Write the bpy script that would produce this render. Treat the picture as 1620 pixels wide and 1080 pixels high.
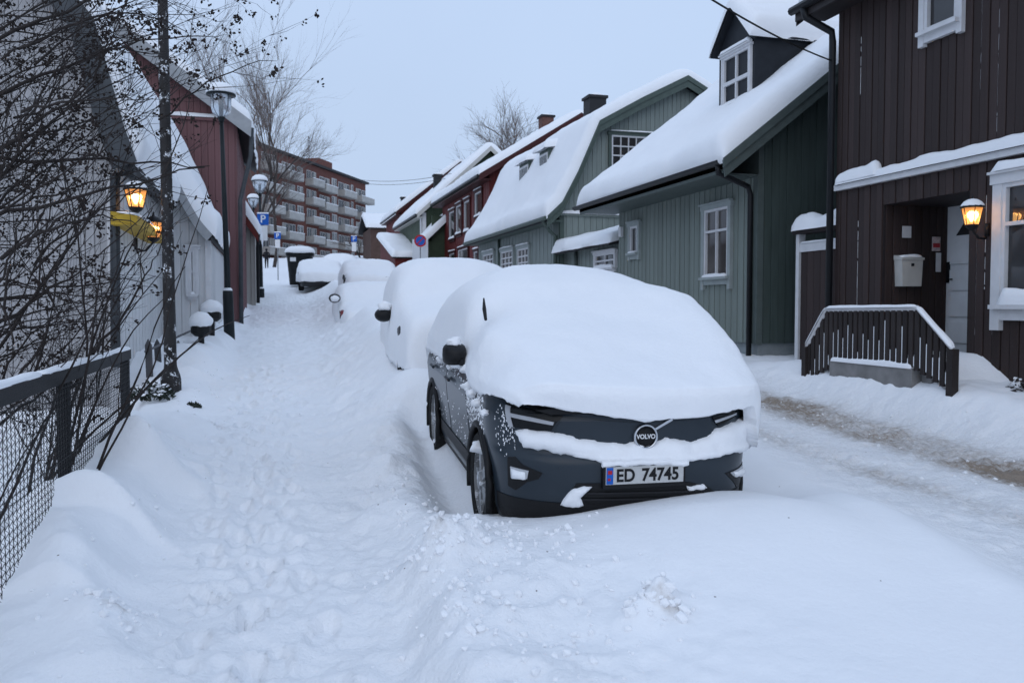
import bpy, bmesh, math, random
import numpy as np
from mathutils import Vector, Matrix
R = math.radians
random.seed(7)
for o in list(bpy.data.objects): bpy.data.objects.remove(o)
scn = bpy.context.scene
col = scn.collection

# ---------------------------------------------------------------- camera, sky, light, exposure
F, CX, CY = 1340.0, 810.0, 540.0            # focal length in photo pixels
YAW, PITCH, EYE = R(15.83), R(2.39), 1.70
cd = bpy.data.cameras.new('camera'); cam = bpy.data.objects.new('camera', cd); col.objects.link(cam)
cd.sensor_width = 36; cd.lens = F / 1620 * 36
cam.location = (0, 0, EYE); cam.rotation_euler = (R(90) - PITCH, 0, -YAW)
cd.clip_start = 0.05; cd.clip_end = 3000
cd.dof.use_dof = True; cd.dof.focus_distance = 6.4; cd.dof.aperture_fstop = 4.0
scn.camera = cam

SUN_EL, SUN_ROT = R(34), R(200)
wd = bpy.data.worlds.new('World'); scn.world = wd; wd.use_nodes = True
nt = wd.node_tree; nt.nodes.clear()
sky = nt.nodes.new('ShaderNodeTexSky'); sky.sky_type = 'NISHITA'; sky.sun_disc = False
sky.sun_elevation = SUN_EL; sky.sun_rotation = SUN_ROT; sky.air_density = 1.5; sky.dust_density = 4
mx = nt.nodes.new('ShaderNodeMix'); mx.data_type = 'RGBA'; mx.inputs[0].default_value = 0.9
bg = nt.nodes.new('ShaderNodeBackground'); bg.inputs[1].default_value = 0.1
wo = nt.nodes.new('ShaderNodeOutputWorld')
nt.links.new(sky.outputs[0], mx.inputs[6]); mx.inputs[7].default_value = (5.60, 7.05, 9.6, 1)   # even overcast cloud
# overcast cloud is brighter towards the zenith
tcw = nt.nodes.new('ShaderNodeTexCoord'); sxyz = nt.nodes.new('ShaderNodeSeparateXYZ'); nt.links.new(tcw.outputs['Generated'], sxyz.inputs[0])
zr_ = nt.nodes.new('ShaderNodeMapRange'); zr_.inputs[1].default_value = 0; zr_.inputs[2].default_value = 1; zr_.inputs[3].default_value = .97; zr_.inputs[4].default_value = 1.16; zr_.interpolation_type = 'SMOOTHSTEP'; nt.links.new(sxyz.outputs[2], zr_.inputs[0])
cn = nt.nodes.new('ShaderNodeTexNoise'); cn.inputs['Scale'].default_value = 2.2; cn.inputs['Detail'].default_value = 4; nt.links.new(tcw.outputs['Generated'], cn.inputs['Vector'])
cm = nt.nodes.new('ShaderNodeMapRange'); cm.inputs[3].default_value = .93; cm.inputs[4].default_value = 1.07; nt.links.new(cn.outputs[0], cm.inputs[0])
ml_ = nt.nodes.new('ShaderNodeMath'); ml_.operation = 'MULTIPLY'; nt.links.new(zr_.outputs[0], ml_.inputs[0]); nt.links.new(cm.outputs[0], ml_.inputs[1])
vs_ = nt.nodes.new('ShaderNodeVectorMath'); vs_.operation = 'SCALE'; nt.links.new(mx.outputs[2], vs_.inputs[0]); nt.links.new(ml_.outputs[0], vs_.inputs['Scale'])
nt.links.new(vs_.outputs[0], bg.inputs[0]); nt.links.new(bg.outputs[0], wo.inputs[0])
sl = bpy.data.lights.new('sun', 'SUN'); sl.energy = 0.32; sl.angle = R(60); sl.color = (1, .97, .95)
so = bpy.data.objects.new('sun', sl); col.objects.link(so)
so.rotation_euler = (R(90) - SUN_EL, 0, R(180) - SUN_ROT)
so.location = (0, 0, 30)
scn.view_settings.view_transform = 'Standard'; scn.view_settings.look = 'None'
scn.view_settings.exposure = 0.0; scn.view_settings.gamma = 1.0; scn.view_settings.use_curve_mapping = False

# ---------------------------------------------------------------- measuring aids: a photo pixel seen on a given plane
cyw, syw, cp, sp = math.cos(YAW), math.sin(YAW), math.cos(PITCH), math.sin(PITCH)
def ray(px, py):
    dx, dy = (px - CX) / F, (CY - py) / F
    up, fw = dy * cp - sp, dy * sp + cp
    return Vector((dx * cyw + fw * syw, -dx * syw + fw * cyw, up)), fw
def onX(px, py, X): d, f = ray(px, py); return d * (X / d.x) + Vector((0, 0, EYE))
def onY(px, py, Y): d, f = ray(px, py); return d * (Y / d.y) + Vector((0, 0, EYE))
def atD(px, py, D): d, f = ray(px, py); return d * (D / f) + Vector((0, 0, EYE))

# ---------------------------------------------------------------- numpy noise
_rng = np.random.RandomState(3)
_T = _rng.rand(4096); _P = _rng.permutation(4096)
def vnoise(x, y):
    xi = np.floor(x).astype(np.int64); yi = np.floor(y).astype(np.int64)
    fx = x - xi; fy = y - yi
    u = fx * fx * fx * (fx * (fx * 6 - 15) + 10); v = fy * fy * fy * (fy * (fy * 6 - 15) + 10)
    h = lambda a, b: _T[_P[(_P[a & 4095] + b) & 4095]]
    return (h(xi, yi) * (1 - u) + h(xi + 1, yi) * u) * (1 - v) + (h(xi, yi + 1) * (1 - u) + h(xi + 1, yi + 1) * u) * v * 1.0 if False else \
        ((h(xi, yi) * (1 - u) + h(xi + 1, yi) * u) * (1 - v) + (h(xi, yi + 1) * (1 - u) + h(xi + 1, yi + 1) * u) * v) * 2 - 1
def fbm(x, y, f, o=4, g=.5, s=0.0):
    t = 0; a = 1; n = 0
    for k in range(o):
        c, d = math.cos(k * 1.1 + .3), math.sin(k * 1.1 + .3)
        t = t + a * vnoise((x * c - y * d) * f + 17.3 * k + s, (x * d + y * c) * f + 9.1 * k + s * 1.7); n += a; a *= g; f *= 2.03
    return t / n
def ridged(x, y, f, o=3, s=0.0):
    t = 0; a = 1; n = 0
    for k in range(o):
        t = t + a * (1 - 2 * np.abs(vnoise(x * f + 31 * k + s, y * f + 11 * k - s))); n += a; a *= .5; f *= 2.1
    return t / n
def ss(a, b, x): t = np.clip((x - a) / (b - a), 0, 1); return t * t * (3 - 2 * t)

# ---------------------------------------------------------------- materials
MATS = {}
def mat(name, c, rough=.6, var=.12, scale=6.0, bump=0.0, bscale=60, metal=0.0, rnd=0.0, stretch=None, dust=0.0, dscale=14, emit=None, spec=None, coat=0.0, dz=None):
    if name in MATS: return MATS[name]
    m = bpy.data.materials.new(name); m.use_nodes = True; n = m.node_tree.nodes; l = m.node_tree.links
    b = n['Principled BSDF']; b.inputs['Roughness'].default_value = rough; b.inputs['Metallic'].default_value = metal
    if spec is None: spec = .22
    if spec is not None: b.inputs['Specular IOR Level'].default_value = spec
    if coat: b.inputs['Coat Weight'].default_value = coat
    tc = n.new('ShaderNodeTexCoord'); vec = tc.outputs['Object']
    if stretch:
        mp = n.new('ShaderNodeMapping'); mp.inputs['Scale'].default_value = stretch; l.new(vec, mp.inputs[0]); vec2 = mp.outputs[0]
    else: vec2 = vec
    nz = n.new('ShaderNodeTexNoise'); nz.inputs['Scale'].default_value = scale; nz.inputs['Detail'].default_value = 5; l.new(vec2, nz.inputs['Vector'])
    mr = n.new('ShaderNodeMapRange'); mr.inputs[3].default_value = 1 - var; mr.inputs[4].default_value = 1 + var
    mr.inputs[1].default_value = .3; mr.inputs[2].default_value = .7; l.new(nz.outputs[0], mr.inputs[0])
    fac = mr.outputs[0]
    if rnd:
        oi = n.new('ShaderNodeObjectInfo'); r2 = n.new('ShaderNodeMapRange'); r2.inputs[3].default_value = 1 - rnd; r2.inputs[4].default_value = 1 + rnd
        l.new(oi.outputs['Random'], r2.inputs[0]); mu = n.new('ShaderNodeMath'); mu.operation = 'MULTIPLY'
        l.new(fac, mu.inputs[0]); l.new(r2.outputs[0], mu.inputs[1]); fac = mu.outputs[0]
    vm = n.new('ShaderNodeVectorMath'); vm.operation = 'SCALE'; vm.inputs[0].default_value = c[:3]; l.new(fac, vm.inputs['Scale'])
    out = vm.outputs[0]
    if dust:                                   # snow flakes stuck to the surface
        d1 = n.new('ShaderNodeTexNoise'); d1.inputs['Scale'].default_value = dscale; d1.inputs['Detail'].default_value = 8; d1.inputs['Roughness'].default_value = .75
        l.new(vec, d1.inputs['Vector'])
        dr = n.new('ShaderNodeMapRange'); dr.inputs[1].default_value = 1 - dust; dr.inputs[2].default_value = 1 - dust + .05; l.new(d1.outputs[0], dr.inputs[0])
        mm = n.new('ShaderNodeMix'); mm.data_type = 'RGBA'; l.new(dr.outputs[0], mm.inputs[0]); l.new(out, mm.inputs[6]); mm.inputs[7].default_value = (.8, .82, .85, 1)
        out = mm.outputs[2]
    l.new(out, b.inputs['Base Color'])
    if bump:
        bn = n.new('ShaderNodeTexNoise'); bn.inputs['Scale'].default_value = bscale; bn.inputs['Detail'].default_value = 6; l.new(vec2, bn.inputs['Vector'])
        bp = n.new('ShaderNodeBump'); bp.inputs['Strength'].default_value = bump; bp.inputs['Distance'].default_value = .02
        l.new(bn.outputs[0], bp.inputs['Height']); l.new(bp.outputs[0], b.inputs['Normal'])
    if emit:
        b.inputs['Emission Color'].default_value = (*emit[:3], 1); b.inputs['Emission Strength'].default_value = emit[3]
    MATS[name] = m; return m

def snow_mat(name, dirty=False):
    m = bpy.data.materials.new(name); m.use_nodes = True; n = m.node_tree.nodes; l = m.node_tree.links
    b = n['Principled BSDF']; b.inputs['Roughness'].default_value = .75; b.inputs['Specular IOR Level'].default_value = .25
    tc = n.new('ShaderNodeTexCoord')
    nz = n.new('ShaderNodeTexNoise'); nz.inputs['Scale'].default_value = 1.3; nz.inputs['Detail'].default_value = 6; l.new(tc.outputs['Object'], nz.inputs['Vector'])
    cr = n.new('ShaderNodeMix'); cr.data_type = 'RGBA'; cr.inputs[6].default_value = (.85, .86, .88, 1); cr.inputs[7].default_value = (.90, .905, .915, 1)
    l.new(nz.outputs[0], cr.inputs[0]); out = cr.outputs[2]
    if dirty:
        at = n.new('ShaderNodeAttribute'); at.attribute_name = 'dirt'
        n2 = n.new('ShaderNodeTexNoise'); n2.inputs['Scale'].default_value = 17; n2.inputs['Detail'].default_value = 8; n2.inputs['Roughness'].default_value = .7; l.new(tc.outputs['Object'], n2.inputs['Vector'])
        ad = n.new('ShaderNodeMath'); ad.operation = 'MULTIPLY_ADD'; l.new(n2.outputs[0], ad.inputs[0]); ad.inputs[1].default_value = 3.2; ad.inputs[2].default_value = -1.25
        a2 = n.new('ShaderNodeMath'); a2.operation = 'ADD'; l.new(ad.outputs[0], a2.inputs[0]); l.new(at.outputs['Fac'], a2.inputs[1])
        a3 = n.new('ShaderNodeMath'); a3.operation = 'MULTIPLY'; a3.use_clamp = True; l.new(a2.outputs[0], a3.inputs[0]); l.new(at.outputs['Fac'], a3.inputs[1])
        mm = n.new('ShaderNodeMix'); mm.data_type = 'RGBA'; l.new(a3.outputs[0], mm.inputs[0]); l.new(out, mm.inputs[6]); mm.inputs[7].default_value = (.30, .245, .195, 1)
        out = mm.outputs[2]
        # small specks of grit and twig crumbs
        vo = n.new('ShaderNodeTexVoronoi'); vo.inputs['Scale'].default_value = 5.5; l.new(tc.outputs['Object'], vo.inputs['Vector'])
        lt = n.new('ShaderNodeMath'); lt.operation = 'LESS_THAN'; l.new(vo.outputs['Distance'], lt.inputs[0]); lt.inputs[1].default_value = .035
        wn = n.new('ShaderNodeMath'); wn.operation = 'GREATER_THAN'; sepc = n.new('ShaderNodeSeparateColor'); l.new(vo.outputs['Color'], sepc.inputs[0]); l.new(sepc.outputs[0], wn.inputs[0]); wn.inputs[1].default_value = .72
        w2 = n.new('ShaderNodeMath'); w2.operation = 'MULTIPLY'; l.new(lt.outputs[0], w2.inputs[0]); l.new(wn.outputs[0], w2.inputs[1])
        m3 = n.new('ShaderNodeMix'); m3.data_type = 'RGBA'; l.new(w2.outputs[0], m3.inputs[0]); l.new(out, m3.inputs[6]); m3.inputs[7].default_value = (.2, .17, .15, 1)
        out = m3.outputs[2]
    l.new(out, b.inputs['Base Color'])
    f1 = n.new('ShaderNodeTexNoise'); f1.inputs['Scale'].default_value = 26; f1.inputs['Detail'].default_value = 9; f1.inputs['Roughness'].default_value = .62; l.new(tc.outputs['Object'], f1.inputs['Vector'])
    bp = n.new('ShaderNodeBump'); bp.inputs['Strength'].default_value = .30; bp.inputs['Distance'].default_value = .025
    if dirty:
        ar = n.new('ShaderNodeAttribute'); ar.attribute_name = 'rough'
        ml = n.new('ShaderNodeMath'); ml.operation = 'MULTIPLY_ADD'; l.new(ar.outputs['Fac'], ml.inputs[0]); ml.inputs[1].default_value = .9; ml.inputs[2].default_value = .16; l.new(ml.outputs[0], bp.inputs['Strength'])
    l.new(f1.outputs[0], bp.inputs['Height']); l.new(bp.outputs[0], b.inputs['Normal'])
    MATS[name] = m; return m
SNOW = snow_mat('snow'); SNOWG = snow_mat('snow_ground', True)

# ---------------------------------------------------------------- mesh builder and tagging
class MB:
    def __init__(s): s.v = []; s.f = []
    def add(s, vs, fs):
        k = len(s.v); s.v += [tuple(p) for p in vs]; s.f += [tuple(i + k for i in q) for q in fs]; return s
    def box(s, a, b):
        x0, y0, z0 = a; x1, y1, z1 = b
        return s.add([(x0,y0,z0),(x1,y0,z0),(x1,y1,z0),(x0,y1,z0),(x0,y0,z1),(x1,y0,z1),(x1,y1,z1),(x0,y1,z1)],
                     [(0,3,2,1),(4,5,6,7),(0,1,5,4),(1,2,6,5),(2,3,7,6),(3,0,4,7)])
    def prism(s, pts, d):                      # polygon (3D points) swept along vector d
        n = len(pts); d = Vector(d); p = [Vector(q) for q in pts]
        return s.add([tuple(q) for q in p] + [tuple(q + d) for q in p],
                     [tuple(range(n))[::-1], tuple(range(n, 2 * n))] + [(i, (i + 1) % n, n + (i + 1) % n, n + i) for i in range(n)])
    def tube(s, pts, r, n=6, cap=True):
        pts = [Vector(p) for p in pts]; m = len(pts)
        if not isinstance(r, (list, tuple)): r = [r] * m
        vs = []; up = Vector((0, 0, 1))
        for i, p in enumerate(pts):
            d = (pts[min(i + 1, m - 1)] - pts[max(i - 1, 0)])
            if d.length < 1e-9: d = Vector((0, 0, 1))
            d.normalize(); a = d.cross(up if abs(d.z) < .95 else Vector((1, 0, 0))).normalized(); b = a.cross(d)
            for k in range(n):
                t = 2 * math.pi * k / n; vs.append(p + (a * math.cos(t) + b * math.sin(t)) * r[i])
        fs = [(i*n+k, i*n+(k+1)%n, (i+1)*n+(k+1)%n, (i+1)*n+k) for i in range(m-1) for k in range(n)]
        if cap: fs += [tuple(range(n))[::-1], tuple(range((m-1)*n, m*n))]
        return s.add(vs, fs)
    def lathe(s, prof, n=16, c=(0, 0, 0), axis='z', cap=True):    # prof: (radius, height)
        vs = []
        for r, h in prof:
            for k in range(n):
                t = 2 * math.pi * k / n; a, b = r * math.cos(t), r * math.sin(t)
                p = {'z': (a, b, h), 'y': (a, h, b), 'x': (h, a, b)}[axis]
                vs.append((p[0] + c[0], p[1] + c[1], p[2] + c[2]))
        m = len(prof)
        fs = [(i*n+k, i*n+(k+1)%n, (i+1)*n+(k+1)%n, (i+1)*n+k) for i in range(m-1) for k in range(n)]
        if cap: fs += [tuple(range(n))[::-1], tuple(range((m-1)*n, m*n))]
        return s.add(vs, fs)
    def grid(s, P, flip=False):                # P: array (a,b,3)
        a, b = P.shape[:2]; k = len(s.v); s.v += [tuple(p) for p in P.reshape(-1, 3)]
        for i in range(a - 1):
            for j in range(b - 1):
                q = (k + i*b+j, k + i*b+j+1, k + (i+1)*b+j+1, k + (i+1)*b+j); s.f.append(q[::-1] if flip else q)
        return s
    def build(s, name, m, parent=None, smooth=False, world=True):
        me = bpy.data.meshes.new(name)
        v = np.array(s.v, dtype=float)
        if parent is not None and world: v = v - np.array(WL[parent.name])
        me.from_pydata(v.tolist(), [], s.f); me.update()
        bm = bmesh.new(); bm.from_mesh(me); bmesh.ops.recalc_face_normals(bm, faces=bm.faces); bm.to_mesh(me); bm.free()
        if smooth: me.polygons.foreach_set('use_smooth', [True] * len(me.polygons))
        if m: me.materials.append(m)
        o = bpy.data.objects.new(name, me); col.objects.link(o)
        if parent is not None: o.parent = parent; WL[o.name] = WL[parent.name]
        else: WL[o.name] = (0, 0, 0)
        return o
WL = {}                                        # world origin of every object that parts are measured from
def tag(o, label=None, cat=None, group=None, kind=None):
    if label: o['label'] = label
    if cat: o['category'] = cat
    if group: o['group'] = group
    if kind: o['kind'] = kind
    return o
def thing(name, loc, label, cat, group=None, rz=0, rx=0):
    o = bpy.data.objects.new(name, None); col.objects.link(o); o.location = loc; o.rotation_euler = (rx, 0, rz)
    o.empty_display_size = .2; WL[o.name] = tuple(loc); return tag(o, label, cat, group)
def dup_mesh(o, parent, loc, name=None, scale=None, rot=None):
    c = o.copy(); col.objects.link(c); c.parent = parent; c.location = loc
    if scale: c.scale = scale
    if rot: c.rotation_euler = rot
    return c
def flat_shade_auto(o, ang=35):
    me = o.data; me.polygons.foreach_set('use_smooth', [True] * len(me.polygons))
    try: me.set_sharp_from_angle(angle=R(ang))
    except Exception: pass
    return o
_unit = {}
def unit_box(m):
    """One shared slightly chamfered board mesh per material, scaled per board."""
    if m.name not in _unit:
        b = MB().prism([(-.5,-.5,0),(.5,-.5,0),(.5,.32,0),(.44,.5,0),(-.44,.5,0),(-.5,.32,0)], (0, 0, 1)).v
        me = bpy.data.meshes.new('board'); q = MB().prism([(-.5,-.5,0),(.5,-.5,0),(.5,.32,0),(.44,.5,0),(-.44,.5,0),(-.5,.32,0)], (0, 0, 1))
        me.from_pydata(q.v, [], q.f); me.update()
        bm = bmesh.new(); bm.from_mesh(me); bmesh.ops.recalc_face_normals(bm, faces=bm.faces); bm.to_mesh(me); bm.free()
        me.materials.append(m); _unit[m.name] = me
    return _unit[m.name]
def board(parent, m, c, w, d, h, rz, name='board'):
    """Vertical board: foot centre c (world), width w, depth d, height h; its outer face looks along local +y turned by rz."""
    o = bpy.data.objects.new(name, unit_box(m)); col.objects.link(o); o.parent = parent
    b = WL[parent.name]; o.location = (c[0]-b[0], c[1]-b[1], c[2]-b[2]); o.scale = (w, d, h); o.rotation_euler = (0, 0, rz); WL[o.name] = b
    return o
def cladding(parent, m, axis, plane, a0, a1, z0, z1, face, openings=(), pitch=.14, gap=.008, depth=.022, single=True, name='board', seed=1):
    """Boards over a wall. axis 'Y': wall in the plane x=plane running along y; 'X': wall y=plane along x. face=+-1 outward sign.
    z1 number or function of a; openings (a0,a1,z0,z1)."""
    rr = random.Random(seed); n = max(1, int(round((a1 - a0) / pitch))); w = (a1 - a0) / n; out = MB()
    rz = {('Y', -1): R(90), ('Y', 1): R(-90), ('X', -1): R(180), ('X', 1): 0}[(axis, face)]
    for i in range(n):
        a = a0 + (i + .5) * w; top = z1(a) if callable(z1) else z1
        segs = [(z0, top)]
        for (o0, o1, p0, p1) in openings:
            if a + w * .3 > o0 and a - w * .3 < o1:
                ns = []
                for s0, s1 in segs:
                    if p1 <= s0 or p0 >= s1: ns.append((s0, s1)); continue
                    if p0 > s0 + .01: ns.append((s0, p0))
                    if p1 < s1 - .01: ns.append((p1, s1))
                segs = ns
        for s0, s1 in segs:
            dd = depth * (1 + (.28 if i % 2 else -.12) + rr.uniform(-.08, .08)); bw = w - gap
            if s1 - s0 < .02: continue
            if single:
                c = (plane + face * dd / 2, a, s0) if axis == 'Y' else (a, plane + face * dd / 2, s0)
                board(parent, m, c, bw, dd, s1 - s0, rz, name)
            else:
                if axis == 'Y': out.box((min(plane, plane + face * dd), a - bw / 2, s0), (max(plane, plane + face * dd), a + bw / 2, s1))
                else: out.box((a - bw / 2, min(plane, plane + face * dd), s0), (a + bw / 2, max(plane, plane + face * dd), s1))
    if not single and out.v: return tag(out.build('cladding', m, parent), kind='stuff')

# ================================================================ terrain: snow-covered ground, road and footpath
_py = np.array([-60, -5, 0, 5, 9, 12, 18, 26, 34, 42, 60, 78, 110, 150, 260, 900.])
_pz = np.array([-1.5, -.15, 0, .06, .24, .44, .92, 1.45, 1.98, 2.7, 3.75, 4.9, 7.7, 9.5, 10.5, 11.])
_ys = np.arange(-60, 900, .5); _zs = np.interp(_ys, _py, _pz)
_k = np.exp(-np.linspace(-2, 2, 17) ** 2); _k /= _k.sum(); _zs = np.convolve(np.pad(_zs, 8, 'edge'), _k, 'valid')
def prof(Y): return np.interp(Y, _ys, _zs)
# car pose (used by the snow around it too)
CARP = atD(1017, 748, 5.38); CAR_X, CAR_Y = CARP.x, CARP.y; CAR_RZ = R(-3.6); CAR_Z = .07; CAR_RX = R(1.9)
BUMPS = [  # world x, y, height, radius : lumps and crests the photograph shows
    (1.72, 3.55, .10, .09), (1.58, 3.50, .06, .12), (1.78, 3.60, .05, .06), (.86, 4.6, .14, .17), (1.05, 4.75, .10, .16), (.78, 3.9, .07, .16), (1.3, 4.15, .06, .18),
    (-1.0, 7.3, .17, .30), (-.98, 6.0, .12, .28), (-1.05, 8.4, .12, .35), (-.75, 4.6, .07, .16), (-1.05, 4.0, .06, .2),
    (.75, 6.1, .12, .25), (.85, 7.4, .14, .3), (1.0, 9.0, .12, .4), (-.72, 9.9, .08, .3), (-.6, 3.4, .04, .15)]
def H(X, Y):
    X = np.asarray(X, float); Y = np.asarray(Y, float)
    z = prof(Y)
    wob = .10 * vnoise(Y * .45 + 3.1, Y * 0 + .5) + .035 * vnoise(Y * 2.3, Y * 0 + 7.7) + .012 * vnoise(Y * 9, Y * 0 + 4.7)
    # left bank against the fence and garden
    lb = np.interp(Y, [0, 4.2, 6, 8.6, 10.4, 15, 30, 60], [.05, .06, .20, .32, .10, .34, .3, .2])
    z = z + lb * ss(-.55, -1.25, X + wob * .6) - .75 * ss(-1.5, -2.1, X) * ss(13.5, 11.5, Y)
    # right bank: shovelled edge, then the parking strip
    rb = np.interp(Y, [0, 2, 3.5, 4.6, 5.4, 6.5, 8, 9.6, 12, 18, 30, 60], [.09, .12, .17, .20, .17, .15, .22, .36, .44, .48, .45, .3])
    edge = .52 + np.interp(Y, [0, 8, 12, 20, 45], [.02, .06, .15, .3, .9]) + wob
    sharp = np.interp(Y, [0, 3, 5, 7, 10, 25], [.14, .16, .45, .9, 1.1, 1.4])
    up = ss(0, 1, (X - edge) / sharp)
    crest = np.exp(-((X - edge - sharp) / .35) ** 2) * np.interp(Y, [0, 3, 5, 7, 10, 20], [.03, .04, .05, .03, .10, .2])
    # smooth drift swept round the nose of the car
    nose = .215 * np.exp(-((X - 2.75) / 1.15) ** 2 - ((Y - 4.75) / 1.15) ** 2) * ss(5.7, 4.95, Y) + .07 * ss(.9, 2.2, X) * ss(4.2, 3, X) * ss(5, 4, Y)
    # plowed road to the right of the parking strip, bank by the houses
    red = 4.15 + np.interp(Y, [0, 3.6, 7.8, 14, 60], [-.75, -.35, .55, .5, .5]) + wob * .5
    road = ss(red - .28, red + .28, X)
    berm = .05 * np.exp(-((X - red + .25) / .22) ** 2)
    hb = np.interp(Y, [0, 6, 7.5, 9, 11, 12.4, 14, 17, 22, 60], [.28, .34, .47, .46, .36, .14, .08, .22, .3, .3])
    hb = hb * ss(6.75, 7.55, X + wob * .7)
    z = z + up * (rb * (1 - road) + .16 * road) + crest * (1 - road) + nose + berm * up + hb
    # dug-out beside the near wheels, hollow by the far front corner
    z = z - .32 * np.exp(-((X - 1.40 - (Y - 6.5) * .06) / .22) ** 2) * ss(5.45, 6.1, Y) * ss(10.2, 9.2, Y)
    z = z - .13 * np.exp(-((X - 3.38) / .16) ** 2 - ((Y - 5.55) / .5) ** 2)
    for (cx, cy, hh, a, near, far_, bow) in ((-.98, 7.25, .32, .36, .07, .75, .45), (-1.15, 6.15, .25, .36, .07, .6, -.35), (-.95, 5.2, .07, .35, .12, .5, .2), (-.85, 8.9, .12, .4, .08, .7, .2), (-.62, 7.7, .08, .25, .05, .5, .5), (-1.2, 5.0, .10, .25, .06, .5, -.4), (-.80, 4.1, .05, .3, .1, .4, .3)):
        u = (X - cx) / a; v = Y - cy - bow * (X - cx) ** 2 * 2 + .25 * (X - cx) + .05 * vnoise(X * 4, Y * 4); z = z + hh * np.exp(-u ** 2) * np.where(v < 0, np.exp(-(v / near) ** 2), np.exp(-(v / far_) ** 2))
    z = z + .16 * np.exp(-((X - 2.0) / .9) ** 2 - ((Y - 10.1) / .45) ** 2)
    for bx, by, bh, br in BUMPS: z = z + bh * np.exp(-(((X - bx) ** 2 + (Y - by) ** 2) / br ** 2)) * (1 + .55 * fbm(X, Y, 9, 3, s=bx) if bh > .05 and br < .2 else 1)
    far = ss(60, 25, Y)
    # texture of the snow by zone
    path = ss(-.95, -.45, X) * (1 - up) * far
    z = z + path * (.020 * fbm(X, Y, 2.2, 3) + .034 * fbm(X, Y, 5.5, 3, s=5) + .018 * ridged(X, Y, 8, 3) - .022 * np.clip(fbm(X, Y * .7, 3.4, 2, s=88) - .15, 0, 1) * 2)
    bank = np.exp(-((X - edge - .45) / .45) ** 2) * far
    z = z + bank * (.050 * ridged(X, Y, 2.6, 3, s=2) + .035 * fbm(X, Y, 7, 3, s=9)) * np.interp(Y, [0, 5, 8, 12], [1, 1, .8, .9])
    z = z + np.exp(-((X - 1.5) / .6) ** 2) * ss(4.6, 3.6, Y) * (.02 * np.clip(fbm(X, Y, 6, 3, s=77), -.1, 1) + .012 * fbm(X, Y, 13, 2, s=70))
    lbk = ss(-.5, -.9, X) * ss(-3.2, -1.8, X) * far
    z = z + lbk * (.13 * (ridged(X * 1.1 + .25 * Y, Y * .8, .62, 2, s=4.4) - .2) + .02 * fbm(X, Y, 3.2, 3, s=1) + .018 * np.clip(fbm(X, Y, 8, 3, s=12), 0, 1))
    rmk = road * (1 - ss(7.0, 7.6, X)) * far
    trk = np.exp(-((X - 6.28 - wob) / .36) ** 2) + .6 * np.exp(-((X - 5.0 - wob) / .22) ** 2)
    z = z + rmk * (.018 * fbm(X, Y, 3, 3) + .028 * fbm(X, Y, 9, 3, s=3) - .045 * trk + .060 * trk * fbm(X, Y, 9, 3, s=8))
    z = z + (1 - path) * (1 - rmk) * (.018 * fbm(X, Y, .7, 3, s=20) + .005 * fbm(X, Y, 4, 3, s=21))
    hbk = ss(6.7, 7.4, X) * far
    z = z + hbk * (.03 * fbm(X, Y, 1.6, 4, s=30) + .015 * fbm(X, Y, 7, 2, s=31))
    # far hill to the sides stays gently uneven
    return z
def Hs(x, y): return float(H(np.array([x]), np.array([y]))[0])
def zones(X, Y):
    wob = .10 * vnoise(Y * .45 + 3.1, Y * 0 + .5) + .035 * vnoise(Y * 2.3, Y * 0 + 7.7) + .012 * vnoise(Y * 9, Y * 0 + 4.7)
    edge = .52 + np.interp(Y, [0, 8, 12, 20, 45], [.02, .06, .15, .3, .9]) + wob
    red = 4.15 + np.interp(Y, [0, 3.6, 7.8, 14, 60], [-.75, -.35, .55, .5, .5]) + wob * .5
    z = np.zeros(X.shape, int)
    z[(X > -.75) & (X < edge) & (Y < 75) & (Y > -8)] = 1
    z[(X > red) & (X < 7.1) & (Y < 90) & (Y > -8)] = 2
    return z, wob, edge, red
def cumspace(a, b, f):
    o = [a]
    while o[-1] < b: o.append(o[-1] + f(o[-1]))
    return o
xs = np.array(sorted(set([round(v, 4) for v in
    list(-np.array(cumspace(2.6, 900, lambda t: .06 * (t / 2.6) ** 1.35)))[::-1] + list(np.arange(-2.56, 4.6, .03)) + list(np.arange(4.6, 8.9, .04)) + cumspace(8.9, 900, lambda t: .08 * (t / 8.9) ** 2.2)])))
ysr = np.array(list(-np.array(cumspace(0, 300, lambda t: .4 + t * .25)))[::-1][:-1] + list(np.arange(0, 1.6, .2)) + list(np.arange(1.6, 8, .028)) + cumspace(8, 900, lambda t: .028 * (t / 8) ** 1.45))
GX, GY = np.meshgrid(xs, ysr); GZ = H(GX, GY)
zone, wob, edge, red = zones(GX, GY)
# boot prints along the trodden path
_r = random.Random(19)
for trail in range(4):
    x0, ph = _r.uniform(-.35, .30), _r.random(); yy = 2.1 + ph; sd = 1
    while yy < 15:
        cx_ = x0 + .10 * math.sin(yy * .7 + trail * 2) + sd * .11 + _r.gauss(0, .03); an = _r.gauss(0, .18) + sd * .12
        i0, i1 = np.searchsorted(ysr, yy - .35), np.searchsorted(ysr, yy + .35); j0, j1 = np.searchsorted(xs, cx_ - .25), np.searchsorted(xs, cx_ + .25)
        gx_, gy_ = GX[i0:i1, j0:j1] - cx_, GY[i0:i1, j0:j1] - yy
        u = gx_ * math.cos(an) - gy_ * math.sin(an); v = gx_ * math.sin(an) + gy_ * math.cos(an)
        q = (u / .058) ** 2 + (v / .15) ** 2; dp = _r.uniform(.018, .045)
        GZ[i0:i1, j0:j1] += -dp * ss(1.35, .65, q) + .010 * np.exp(-((np.sqrt(q) - 1.35) / .3) ** 2)
        yy += _r.uniform(.30, .42); sd = -sd
trk = np.exp(-((GX - 6.24 - wob) / .56) ** 4) * 1.0 + .55 * np.exp(-((GX - 5.0 - wob) / .25) ** 2)
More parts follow.
